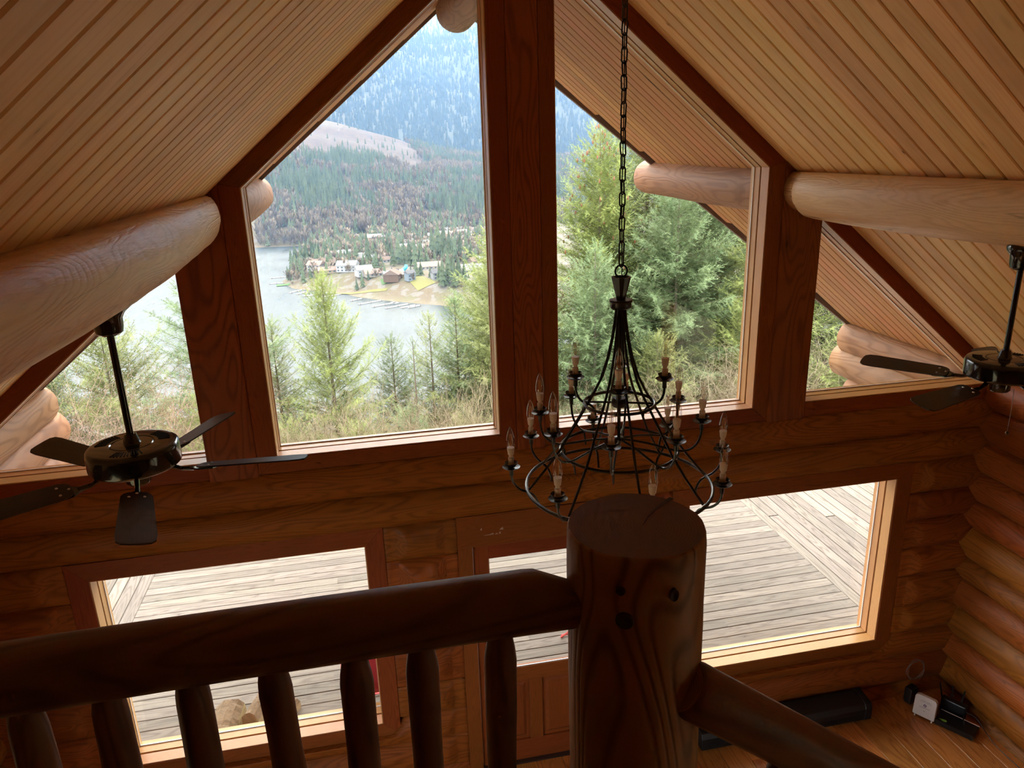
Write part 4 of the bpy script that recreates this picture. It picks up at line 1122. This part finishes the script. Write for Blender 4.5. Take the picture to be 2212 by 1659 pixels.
SHORE = np.array([(-9000, 2600), (-1500, 1300), (-600, 1060), (-142, 1026), (-72, 1018), (-72, 995), (-80, 940), (-84, 852), (-78, 773), (-82, 731), (-80, 718), (-68, 683), (-50, 666), (-37, 654),
                  (-22, 640), (-12, 621), (0, 608), (12, 595), (37, 573), (52, 561), (70, 542), (110, 505), (200, 440), (700, 300), (9000, 200)], float)
POLY = np.vstack([SHORE, [(9000, 9500), (-9000, 9500)]])
def inside(X, Y):
    c = np.zeros(X.shape, bool); n = len(POLY)
    for i in range(n):
        x0, y0 = POLY[i]; x1, y1 = POLY[(i+1) % n]
        if y0 == y1: continue
        m = ((y0 > Y) != (y1 > Y)) & (X < (x1-x0)*(Y-y0)/(y1-y0)+x0); c ^= m
    return c
def sdist(X, Y):
    d = np.full(X.shape, 1e9)
    for (a, b) in zip(SHORE[:-1], SHORE[1:]):
        e = b-a; t = np.clip(((X-a[0])*e[0]+(Y-a[1])*e[1])/(e@e), 0, 1)
        d = np.minimum(d, np.hypot(X-a[0]-t*e[0], Y-a[1]-t*e[1]))
    return np.where(inside(X, Y), d, -d)
def vnoise(X, Y, sc_, seed):
    r = np.random.RandomState(seed); G = r.rand(64, 64)
    x = X/sc_; y = Y/sc_; xi = np.floor(x).astype(int); yi = np.floor(y).astype(int); fx = x-xi; fy = y-yi
    fx = fx*fx*(3-2*fx); fy = fy*fy*(3-2*fy); g = lambda a, b: G[a % 64, b % 64]
    return (g(xi, yi)*(1-fx)+g(xi+1, yi)*fx)*(1-fy)+(g(xi, yi+1)*(1-fx)+g(xi+1, yi+1)*fx)*fy
def sstep(t): t = np.clip(t, 0, 1); return t*t*(3-2*t)
def H(X, Y):
    X = np.asarray(X, float); Y = np.asarray(Y, float)
    d = sdist(X, Y)
    h = LZ-.3+12.5*sstep(d/42)+np.minimum(d, 0)*.15
    rid = np.interp(X, [-1500, -300, -90, -32, 60, 125, 200, 330, 530, 1200, 3000], [160, 120, 92, 78, 50, 30, 0, -20, -32, -30, 40])
    rid = rid+(vnoise(X, Y, 90, 3)-.5)*10
    y0 = np.interp(X, [-500, -70, 150, 400], [1050, 1040, 1090, 1060])
    t = np.clip((Y-y0)/(2000-y0), 0, 1)
    hill = (rid+98)*(t**.92)
    back = np.clip((Y-2000)/400, 0, 1)
    hill = hill*(1-.35*sstep(back))
    m = np.clip(Y-2400, 0, None); mt = .37*m
    rv = (np.abs(vnoise(X, Y*.25, 330, 5)-.5)*2)
    mt = mt*(1-.10*rv)+(vnoise(X, Y, 260, 8)-.5)*np.minimum(m*.12, 90)
    mt = np.minimum(mt, 1310+(vnoise(X, Y, 800, 9)-.5)*120)
    n = (vnoise(X, Y, 60, 1)-.5)*np.clip(d/60, 0, 1)*4*(Y > 1050)
    return h+hill*(d > 0)+mt+n
def cols(): return np.unique(np.concatenate([np.linspace(-3500, -500, 21), np.linspace(-500, 900, 141), np.linspace(900, 4500, 25)]))
def farmesh(name, xs, ys, mat):
    X, Y = np.meshgrid(xs, ys); Z = H(X, Y); V = np.stack([X, Y, Z], -1).reshape(-1, 3); nx_, ny_ = len(xs), len(ys)
    i = np.arange(nx_-1)[None, :]+np.arange(ny_-1)[:, None]*nx_
    F = np.stack([i, i+1, i+1+nx_, i+nx_], -1).reshape(-1, 4)
    o = add(name, rawmesh(name, V, F, smooth=True), None, mat); o['kind'] = 'structure'; return o
def pos_nodes(s):
    g = s.n('NewGeometry'); sp = s.n('SeparateXYZ'); s.l(g.outputs['Position'], sp.inputs[0]); return g.outputs['Position'], sp
def scaled(s, v, k):
    mp = s.n('Mapping'); mp.inputs['Scale'].default_value = k if isinstance(k, tuple) else (k, k, k); s.l(v, mp.inputs[0]); return mp.outputs[0]
s = NT('village_ground'); pv, sp = pos_nodes(s)
f = s.noise(scaled(s, pv, .035), 1.0, 4, .6); f2 = s.noise(scaled(s, pv, .3), 1.0, 3, .7); f3 = s.noise(scaled(s, pv, (.05, .05, .05)), 2.3, 2)
col = s.mix(s.ramp(f, [(.42, 0.0), (.56, 1.0)]), (0.084, 0.063, 0.0378), (0.0714, 0.0693, 0.0294))
col = s.mix(s.ramp(f3, [(.52, 0.0), (.58, .9)]), col, (0.1134, 0.1071, 0.0966)); col = s.mix(s.math('MULTIPLY', f2, .45), col, (0.0672, 0.0504, 0.0336))
edge = s.ramp(s.math('MULTIPLY_ADD', sp.outputs[2], .12, 13.35), [(0.0, 1.0), (.45, 0.0)])
col = s.mix(edge, col, (0.105, 0.084, 0.0504))
forest = s.ramp(s.math('MULTIPLY_ADD', sp.outputs[1], .01, -10.6), [(0.0, 0.0), (.6, 1.0)])
col = s.mix(forest, col, s.mix(f2, (0.0294, 0.0315, 0.0189), (0.063, 0.0504, 0.0357)))
cut = s.math('MULTIPLY', s.ramp(s.math('ADD', s.math('MULTIPLY_ADD', sp.outputs[1], .002, -3.12), s.math('MULTIPLY', f, .12)), [(0.0, 0.0), (.03, 1.0)]),
             s.ramp(s.math('ADD', s.math('MULTIPLY_ADD', sp.outputs[0], -.01, 1.65), s.math('MULTIPLY', f, .3)), [(.0, 0.0), (.3, 1.0)]))
cutc = s.mix(s.ramp(s.math('ADD', s.math('MULTIPLY', s.noise(scaled(s, pv, (.09, .05, .2)), 1.0, 5, .75), .8), s.math('MULTIPLY', f2, .2)), [(.40, 0.0), (.56, 1.0)]), (0.0527, 0.02784, 0.015), (0.02108, 0.0116, 0.0065)); cutc = s.mix(s.ramp(s.math('MULTIPLY_ADD', sp.outputs[2], .02, -1.05), [(.1, 0.0), (.5, .8)]), cutc, (0.05208, 0.04019, 0.02205))
col = s.mix(cut, col, cutc)
s.l(col, s.p.inputs['Base Color']); s.p.inputs['Roughness'].default_value = .95; s.bump(f2, .8, 1.0)
M['village'] = s.m
s = NT('mountain_forest_floor'); pv, sp = pos_nodes(s)
f = s.noise(scaled(s, pv, (.012, .012, .003)), 1.0, 5, .6); f2 = s.noise(scaled(s, pv, .09), 1.0, 3, .7)
col = s.mix(f, (.02, .03, .024), (.045, .048, .036)); col = s.mix(s.ramp(s.noise(scaled(s, pv, .004), 1.0, 3), [(.55, 0.0), (.65, .6)]), col, (.07, .058, .046))
snow = s.ramp(s.math('ADD', s.math('MULTIPLY_ADD', sp.outputs[2], .0011, -.62), s.math('MULTIPLY_ADD', f2, .9, -.35)), [(.10, 0.0), (.42, .9)])
col = s.mix(snow, col, (.22, .23, .245)); s.l(col, s.p.inputs['Base Color']); s.p.inputs['Roughness'].default_value = .95
M['mountain'] = s.m
xs = np.unique(np.concatenate([np.linspace(-1600, -160, 19), np.linspace(-160, 420, 147), np.linspace(420, 2200, 24)]))
farmesh('ground_valley', xs, np.unique(np.concatenate([np.linspace(280, 540, 14), np.linspace(540, 1060, 131), np.linspace(1060, 2050, 80)])), M['village'])
farmesh('ground_mountain', cols(), np.linspace(2050, 7600, 150), M['mountain'])

# tree templates for the distance
def star_conifer(tiers=5, k=10, seed=0, w=.17):
    r = np.random.RandomState(seed); T = []
    for i in range(tiers):
        z0 = .08+.80*i/tiers; z1 = min(1.0, z0+.92/tiers*1.75); R0 = w*(1-i/tiers)**.85+.012
        ph = r.rand()*6; P = []
        for j in range(k):
            q = R0*((1.0 if j % 2 else .55)*r.uniform(.8, 1.15)); a = ph+2*PI*j/k; P.append((q*math.cos(a), q*math.sin(a), z0+(-.02 if j % 2 else .03)))
        for j in range(k): T.append([P[j], P[(j+1) % k], (0, 0, z1)])
    for a in range(3):
        b = (a+1) % 3; c0 = (.012*math.cos(a*2.1), .012*math.sin(a*2.1)); c1 = (.012*math.cos(b*2.1), .012*math.sin(b*2.1))
        T.append([(*c0, 0), (*c1, 0), (*c1, .3)]); T.append([(*c0, 0), (*c1, .3), (*c0, .3)])
    return np.array(T, np.float32)
def bare_tree(seed=0):
    r = np.random.RandomState(seed); T = []
    for i in range(26):
        a = r.rand()*6.28; q = r.uniform(.02, .2); z0 = r.uniform(.15, .55); L = r.uniform(.2, .42); w_ = .014
        b = np.array([q*.4*math.cos(a), q*.4*math.sin(a), z0]); t_ = b+np.array([q*math.cos(a), q*math.sin(a), L])
        n = np.array([-math.sin(a), math.cos(a), 0])*w_
        T.append([b-n, b+n, t_]); T.append([b+[0, 0, .02], t_-n*2.2, t_+n*2.2+[0, 0, .05]])
    T.append([(-.012, 0, 0), (.012, 0, 0), (0, 0, .7)]); T.append([(0, -.012, 0), (0, .012, 0), (0, 0, .7)])
    return np.array(T, np.float32)
def scatter(name, pts, hs, tmpl, mat, label=None, cat=None, kind='stuff', wide=1.0):
    V = []
    for k, tp in enumerate(tmpl):
        idx = np.arange(k, len(pts), len(tmpl)); p = pts[idx]; h = hs[idx]; a = nr.rand(len(idx))*6.28
        base = tp.reshape(-1, 3); X = base[:, 0][None]*np.cos(a)[:, None]-base[:, 1][None]*np.sin(a)[:, None]; Y = base[:, 0][None]*np.sin(a)[:, None]+base[:, 1][None]*np.cos(a)[:, None]
        W = np.stack([X*h[:, None]*wide, Y*h[:, None]*wide, base[:, 2][None]*h[:, None]], -1)+p[:, None, :]
        V.append(W.reshape(-1, 3))
    V = np.concatenate(V).astype(np.float32)
    o = add(name, rawmesh(name, V, np.arange(len(V)).reshape(-1, 3)), None, mat); tag(o, label, cat, kind=kind); return o
def dist_leaf(name, c1, c2, snow=False):
    s = NT(name); pv, sp = pos_nodes(s); f = s.noise(scaled(s, pv, .05), 1.0, 3); f2 = s.noise(scaled(s, pv, .5), 1.0, 2)
    oi = s.n('ObjectInfo')
    col = s.mix(s.ramp(s.math('ADD', s.math('MULTIPLY', f, .6), s.math('MULTIPLY', f2, .4)), [(.35, 0.0), (.65, 1.0)]), c1, c2)
    if snow:
        sn = s.ramp(s.math('ADD', s.math('MULTIPLY_ADD', sp.outputs[2], .0012, -.66), s.math('MULTIPLY_ADD', f2, .9, -.35)), [(.15, 0.0), (.45, .85)])
        col = s.mix(sn, col, (.20, .21, .225))
    else:
        hv = s.n('HueSaturation'); s.l(col, hv.inputs['Color']); s.l(s.math('MULTIPLY_ADD', oi.outputs['Random'], .5, .75), hv.inputs['Value']); col = hv.outputs[0]
    s.l(col, s.p.inputs['Base Color']); s.p.inputs['Roughness'].default_value = .9; s.p.inputs['Specular IOR Level'].default_value = .1
    return s.m
M['dcon'] = dist_leaf('far_conifer_green', (.038, .055, .034), (.075, .092, .052))
M['ddec'] = dist_leaf('far_bare_tree_brown', (.095, .075, .058), (.165, .135, .098))
M['mcon'] = dist_leaf('mountain_conifer', (.016, .026, .022), (.035, .045, .036), True)
CT = [star_conifer(5, 10, i, w) for i, w in enumerate((.15, .18, .21))]; BT = [bare_tree(i) for i in range(3)]
# mountain trees
def cloud(n, ylo, yhi, seed, a0=-.13, a1=.44, p=1.0):
    r = np.random.RandomState(seed); y = ylo+(yhi-ylo)*r.rand(n)**p; x = -1+y*r.uniform(a0, a1, n); return x, y, r
x, y, r = cloud(26000, 2350, 6200, 5, p=1.25); z = H(x, y)
scatter('mountain_conifers', np.stack([x, y, z-2], 1), r.uniform(20, 36, len(x)), [star_conifer(2, 6, i, .17) for i in range(2)], M['mcon'], 'countless dark conifers on the mountainside, dusted with snow higher up', 'forest')
# hill forest
x, y, r = cloud(12500, 1012, 2060, 6, p=.95); z = H(x, y)
incut = (y > 1560+(vnoise(x, y, 60, 4)-.5)*130) & (x < 150+(vnoise(x, y, 50, 7)-.5)*60)
dec = vnoise(x, y, 70, 12)+.35*(r.rand(len(x))-.5)+.12*(x > 120)+.20*(y < 1110)
keep = (~incut | (r.rand(len(x)) < .06)) & (sdist(x, y) > 4)
gap_ = (np.hypot((x+18), (y-1330)/2.2) < 16) | ((np.hypot(x-110, (y-1120)/2) < 18)); keep &= ~gap_
hh = r.uniform(17, 31, len(x))*np.where(incut, .5, 1)
con = keep & (dec < .56); de = keep & (dec >= .56) & ~incut
PC = np.stack([x, y, z-.5], 1)[con]; HC = hh[con]; PD = np.stack([x, y, z-.5], 1)[de]; HD = hh[de]*.8
order = np.argsort(PC[:, 1]-HC*12); near = order[:110]; rest = order[110:]
scatter('hill_conifers', PC[rest], HC[rest], CT, M['dcon'], 'countless dark conifers covering the hill across the lake', 'forest')
scatter('hill_bare_trees', PD, HD, BT, M['ddec'], 'countless leafless grey-brown trees among the conifers on the hill', 'forest', wide=1.15)
cmesh = [rawmesh('conifer_far', t.reshape(-1, 3), np.arange(len(t)*3).reshape(-1, 3), mats=[M['dcon']]) for t in CT]
dmesh = [rawmesh('bare_tree_far', t.reshape(-1, 3), np.arange(len(t)*3).reshape(-1, 3), mats=[M['ddec']]) for t in BT]
def far_tree(p, h, k, label, group, me=None, wide=1.0, cat='tree'):
    o = add('far_conifer' if me is None else 'far_bare_tree', (me or cmesh)[k % 3], None, loc=tuple(p), rot=(0, 0, rnd.random()*6)); o.scale = (h*wide, h*wide, h)
    return tag(o, label, cat, group)
for i in near: far_tree(PC[i], HC[i], i, 'dark conifer along the foot of the hill across the lake', 'conifers along the foot of the hill')
ORD = ['first', 'second', 'third', 'fourth', 'fifth', 'sixth', 'seventh', 'eighth', 'ninth', 'tenth', 'eleventh', 'twelfth', 'thirteenth', 'fourteenth', 'fifteenth', 'sixteenth', 'seventeenth', 'eighteenth', 'nineteenth', 'twentieth', 'twenty-first', 'twenty-second']

x, y, r = cloud(2600, 690, 1090, 16, -.12, .20); z = H(x, y); sdv = sdist(x, y); ok_ = (sdv > 6) & (z < -60)
ok_ &= (vnoise(x, y, 26, 31) > np.where(y > 960, .30, .40))
c_ = r.rand(len(x)) < .42; hh = r.uniform(5, 17, len(x))*np.where(y > 960, 1.25, 1)
scatter('village_conifers', np.stack([x, y, z-.4], 1)[ok_ & c_], hh[ok_ & c_], CT, M['dcon'], 'many small conifers growing between the village houses', 'trees', wide=1.25)
scatter('village_bare_trees', np.stack([x, y, z-.4], 1)[ok_ & ~c_], hh[ok_ & ~c_]*.8, BT, M['ddec'], 'many small leafless trees growing between the village houses', 'trees', wide=1.6)
# peninsula trees: (x, y, height)
def at_px(px, py, zz):
    R = look_rot(0.1924, 0.3083, -0.0317).to_3x3(); d = R @ Vector((px-1106, -(py-829.5), -1599.4)); t = (zz-CAMP.z)/d.z
    p = CAMP+d*t; return p.x, p.y
def ground_at(px, py):
    z = -100.0
    for _ in range(6):
        x, y = at_px(px, py, z); z = float(H(np.array([x]), np.array([y]))[0])
    return x, y, z
PT = [(640, 575, 46), (652, 572, 50), (664, 566, 44), (676, 560, 40), (690, 556, 34), (630, 572, 34), (622, 597, 22), (703, 548, 30), (718, 552, 36), (752, 566, 36), (770, 562, 44), (786, 573, 26),
      (796, 566, 62), (808, 560, 40), (842, 560, 34), (850, 575, 50), (862, 570, 58), (874, 572, 52), (886, 574, 56), (898, 575, 60), (910, 574, 54), (922, 572, 46), (832, 598, 30), (824, 592, 24),
      (935, 556, 62), (948, 552, 70), (960, 560, 72), (972, 562, 66), (984, 566, 60), (996, 564, 64), (1008, 560, 52), (1018, 562, 44), (902, 632, 40), (912, 628, 30), (888, 592, 20), (735, 598, 18),
      (742, 620, 16), (772, 634, 26), (785, 634, 34), (798, 630, 22), (952, 650, 46), (960, 655, 62), (972, 652, 70), (984, 656, 66), (994, 652, 58), (978, 645, 52), (1006, 650, 44), (940, 642, 24), (1012, 600, 14), (1034, 566, 12), (930, 600, 26), (838, 540, 26), (730, 520, 26), (712, 530, 22), (1052, 500, 18), (945, 500, 24), (880, 520, 22), (905, 505, 26), (1030, 520, 20)]
def zone(px, py):
    if px < 700: return 'in the clump at the left end of the lakeshore point'
    if px < 805: return 'around the big white house on the lakeshore point'
    if px < 925 and py < 590: return 'in the row behind the brown chalet'
    if px < 945: return 'near the water between the chalet and the yellow lawn'
    if py > 600: return 'in the clump at the right end of the shore'
    return 'in the tall clump among the village houses'
PT.sort(); zc = {}
for i, (px, py, hpx) in enumerate(PT):
    zn = zone(px, py); zc[zn] = zc.get(zn, 0)+1; zl = '%s conifer from the left %s' % (ORD[zc[zn]-1], zn)
    x, y, z = ground_at(px, py); dist = math.dist((x, y, z), CAMP); far_tree((x, y, z-.4), hpx/1599.4*dist*1.06, i, zl, 'conifers on the lakeshore point', wide=1.05 if hpx > 30 else 1.3)
for i, (px, py, hpx) in enumerate(sorted([(655, 610, 16), (668, 606, 18), (680, 612, 14), (760, 606, 20), (772, 600, 22), (756, 622, 22), (815, 632, 20), (828, 628, 18), (896, 648, 20), (1000, 660, 30), (716, 604, 18), (700, 606, 14), (966, 610, 26), (1026, 600, 22), (860, 610, 14), (795, 612, 18)])):
    x, y, z = ground_at(px, py); dist = math.dist((x, y, z), CAMP); far_tree((x, y, z-.4), hpx/1599.4*dist*1.1, i, ('%s leafless brown tree from the left on the lakeshore bank' % ORD[i]), 'bare trees on the lakeshore point', dmesh, 1.6)

# houses
WALLC = {n: plain(n+'_siding', c, .8) for n, c in dict(white=(0.225, 0.225, 0.22), cream=(0.19, 0.17, 0.14), tan=(0.165, 0.125, 0.085), grey=(0.15, 0.155, 0.16), brown=(0.065, 0.0375, 0.0225), blue=(0.11, 0.135, 0.16), rust=(0.16, 0.08, 0.05)).items()}
ROOFC = {n: plain(n+'_shingles', c, .9, noise=.3, scale=1.5) for n, c in dict(lightgrey=(0.135, 0.135, 0.135), brownroof=(0.11, 0.075, 0.0575), darkgrey=(0.065, 0.065, 0.07), pinkish=(0.165, 0.1175, 0.0975), whiteroof=(0.2, 0.2, 0.195)).items()}
M['hwin'] = plain('dark_house_window', (.04, .05, .06), .15)
def house(px, py, W, Dp, Hh, rz, wall, roof, label, floors=1, group='houses on the lakeshore point'):
    x, y, z = ground_at(px, py); t = thing('house', label, 'house', (x, y, z-.4), rz, group); Hh = Hh*floors+.4; rh = Dp*.30
    MB().box(-W/2, W/2, -Dp/2, Dp/2, 0, Hh).obj('walls', WALLC[wall], t)
    mb = MB(); o = .6; mb.put([(-W/2-o, -Dp/2-o, Hh-.2), (W/2+o, -Dp/2-o, Hh-.2), (W/2+o, Dp/2+o, Hh-.2), (-W/2-o, Dp/2+o, Hh-.2), (-W/2-o, 0, Hh+rh), (W/2+o, 0, Hh+rh)],
                              [(0, 1, 5, 4), (2, 3, 4, 5), (0, 4, 3), (1, 2, 5), (0, 3, 2, 1)]); mb.obj('roof', ROOFC[roof], t)
    for fl in range(floors):
        for k in range(max(2, int(W/3.6))):
            wx = -W/2+W*(k+.5)/max(2, int(W/3.6)); z0 = 1.1+fl*2.7
            MB().box(wx-.8, wx+.8, -Dp/2-.06, -Dp/2+.02, z0, z0+1.3).obj('window', M['hwin'], t)
    MB().box(W*.2, W*.2+.7, .3, 1.0, Hh+rh*.4, Hh+rh+.9).obj('chimney', ROOFC['darkgrey'], t)
    return t
HS = [(642, 588, 13, 9, 2.8, .2, 'grey', 'darkgrey', 1, 'flat grey-white house nearest the tip of the lakeshore point'),
      (684, 584, 14, 11, 3.0, -.5, 'white', 'pinkish', 2, 'white two-storey house with a pinkish roof left on the lakeshore point'),
      (702, 574, 22, 14, 3.0, .15, 'tan', 'brownroof', 1, 'long low house with a broad brown roof on the lakeshore point'),
      (712, 586, 20, 9, 2.8, .1, 'tan', 'pinkish', 1, 'low tan house in front of the broad brown roof'),
      (752, 585, 18, 12, 3.0, -.3, 'white', 'lightgrey', 2, 'large white two-storey house in the middle of the lakeshore point'),
      (786, 592, 14, 11, 3.0, .25, 'white', 'lightgrey', 2, 'white house with a grey roof right of the large white one'),
      (806, 594, 15, 11, 3.0, .2, 'cream', 'pinkish', 1, 'cream house with a pink-brown roof beside the grey roof'),
      (848, 602, 12, 13, 3.0, 1.3, 'brown', 'brownroof', 2, 'dark brown chalet with a steep roof'),
      (862, 598, 12, 9, 3.0, 1.3, 'brown', 'pinkish', 1, 'low wing beside the dark brown chalet'),
      (886, 604, 7, 7, 3.2, .4, 'blue', 'darkgrey', 2, 'narrow blue-grey house right of the chalet'),
      (853, 634, 17, 8, 2.8, .12, 'grey', 'lightgrey', 1, 'low grey boathouse beside the turquoise slide'),
      (926, 580, 22, 12, 2.8, .05, 'cream', 'pinkish', 1, 'cream bungalow with a wide hipped roof behind the chalet'),
      (944, 602, 9, 8, 2.8, .2, 'grey', 'darkgrey', 2, 'small grey house below the cream bungalow'),
      (730, 553, 16, 10, 2.8, .1, 'white', 'lightgrey', 1, 'white house up the slope behind the left group'),
      (745, 550, 12, 9, 2.8, -.2, 'grey', 'whiteroof', 1, 'grey house with a white roof up the slope'),
      (812, 524, 20, 12, 3.4, .1, 'rust', 'lightgrey', 2, 'house with a red wall and grey roof among the trees'),
      (820, 536, 18, 10, 3.2, .15, 'blue', 'darkgrey', 1, 'dark-roofed house below the red-walled one'),
      (818, 558, 14, 9, 2.8, -.2, 'cream', 'pinkish', 1, 'cream house half way up between the tall conifers'),
      (832, 566, 15, 9, 2.8, .3, 'white', 'brownroof', 1, 'white house with a brown roof between the tall conifers')]
for px, py, W, Dp, Hh, rz, wl, rf, fl, lb in HS: house(px, py, W, Dp, Hh, rz, wl, rf, lb, fl)
r_ = random.Random(3)
k = 0
ROWN = ['farthest', 'second farthest', 'third farthest', 'upper right', 'right-hand', 'lower right', 'lowest right', 'last, tree-hidden', 'middle, tree-lined', 'long upper left', 'short upper', 'half-way up left']
for row, (yy, n, x0, x1) in enumerate([(500, 9, 960, 1050), (508, 9, 955, 1052), (518, 8, 968, 1054), (530, 6, 1010, 1056), (542, 6, 1012, 1056), (556, 5, 1022, 1058), (570, 4, 1028, 1060), (586, 4, 1000, 1050), (540, 5, 868, 935), (528, 6, 790, 940), (514, 5, 842, 930), (560, 4, 775, 815)]):
    for i in range(n):
        house(x0+(x1-x0)*(i+.5)/n+r_.uniform(-3, 3), yy+r_.uniform(-2.5, 2.5), r_.uniform(12, 17), r_.uniform(9, 12), 2.9, r_.uniform(-.5, .5), r_.choice(['white', 'cream', 'white', 'tan', 'grey']),
              r_.choice(['lightgrey', 'pinkish', 'whiteroof', 'brownroof', 'lightgrey']), '%s pale house from the left in the %s row of village houses' % (ORD[i], ROWN[row]), 1, 'pale houses in the village rows')
# slide, lawn, docks
x, y, z = ground_at(878, 625)
sl = thing('water_slide', 'bright turquoise curved slide beside the low grey boathouse', 'slide', (x, y, z))
P = smooth_path([(1.5, 6, 7), (1, 4, 5.5), (-1.5, 2.5, 4.0), (-2.5, 0, 2.6), (-.5, -2, 1.6), (0, -4, .6)], 5)
MB().tube(P, 1.6, 8).obj('chute', plain('turquoise_plastic', (.01, .20, .28), .4), sl, smooth=True)
for p in (P[3], P[10], P[16]): MB().tube([tuple(p), (p[0], p[1], -1)], .15, 6).obj('leg', M['steel'], sl)
x, y, z = ground_at(845, 641)
def patch(px, py, W, Dp, rz, mat, label, nm='lawn', cat='lawn'):
    x, y, z = ground_at(px, py); n = 8; V = []
    c, s_ = math.cos(rz), math.sin(rz)
    gx, gy = np.meshgrid(np.linspace(-W/2, W/2, n), np.linspace(-Dp/2, Dp/2, n)); X = x+gx*c-gy*s_; Y = y+gx*s_+gy*c; Z = np.maximum(H(X, Y), LZ+.1)+.35
    V = np.stack([X, Y, Z], -1).reshape(-1, 3); i = np.arange(n-1)[None, :]+np.arange(n-1)[:, None]*n
    o = add(nm, rawmesh(nm, V, np.stack([i, i+1, i+1+n, i+n], -1).reshape(-1, 4)), None, mat); tag(o, label, cat); return o
lawn = plain('lawn_green', (.035, .085, .018), .9); lawn2 = plain('yellow_grass', (.10, .095, .022), .9)
patch(845, 641, 15, 12, .12, lawn, 'bright green lawn in front of the low grey boathouse')
patch(905, 645, 16, 46, .25, lawn2, 'yellow-green lawn sloping to the water right of the boathouse')
patch(733, 562, 26, 18, .1, lawn2, 'yellow-green lawn behind the left group of houses')
patch(612, 617, 12, 10, .1, lawn, 'green grass at the tip of the lakeshore point')
patch(770, 637, 60, 4, -.55, lawn2, 'yellow grass strip along the shore in the middle of the point')
M['dockw'] = plain('pale_dock_planks', (.20, .195, .185), .8)
for i, (px, py, L, a) in enumerate([(606, 600, 18, PI+.1), (598, 613, 14, PI+.1), (640, 630, 16, -2.2), (652, 634, 12, -2.3), (686, 637, 24, -2.75), (712, 640, 20, -2.7), (770, 648, 12, -2.4), (800, 654, 22, -2.6), (830, 659, 22, -2.6), (858, 662, 22, -2.6), (882, 663, 14, -2.55), (895, 663, 12, -2.5)]):
    x, y = at_px(px, py, LZ); t = thing('dock', '%s pale floating dock from the left along the lakeshore point' % ORD[i], 'dock', (x, y, LZ-.3), a, 'docks along the lakeshore point')
    MB().box(-L/2, L/2, -1.2, 1.2, .35, .9).obj('deck', M['dockw'], t)
    for q in (-.45, 0, .45): MB().tube([(L*q, 1.3, -1), (L*q, 1.3, 1.6)], .2, 6).obj('pile', ROOFC['brownroof'], t)
    if i in (3, 4, 8): MB().box(-L/2-1, -L/2+3, -3.4, 3.4, .35, .9).obj('float', M['dockw'], t)

# ---- haze over the valley: a real thin scattering volume
s = NT('valley_haze'); s.t.nodes.remove(s.p); vs_ = s.n('VolumeScatter'); vs_.inputs['Color'].default_value = (.32, .56, 1.0, 1)
vs_.inputs['Density'].default_value = HAZE; vs_.inputs['Anisotropy'].default_value = .0; s.l(vs_.outputs[0], s.t.nodes['Material Output'].inputs['Volume'])
MB().box(-4600, 5200, 320, 7700, LZ-40, 2300).obj('haze', s.m, None)['kind'] = 'structure'
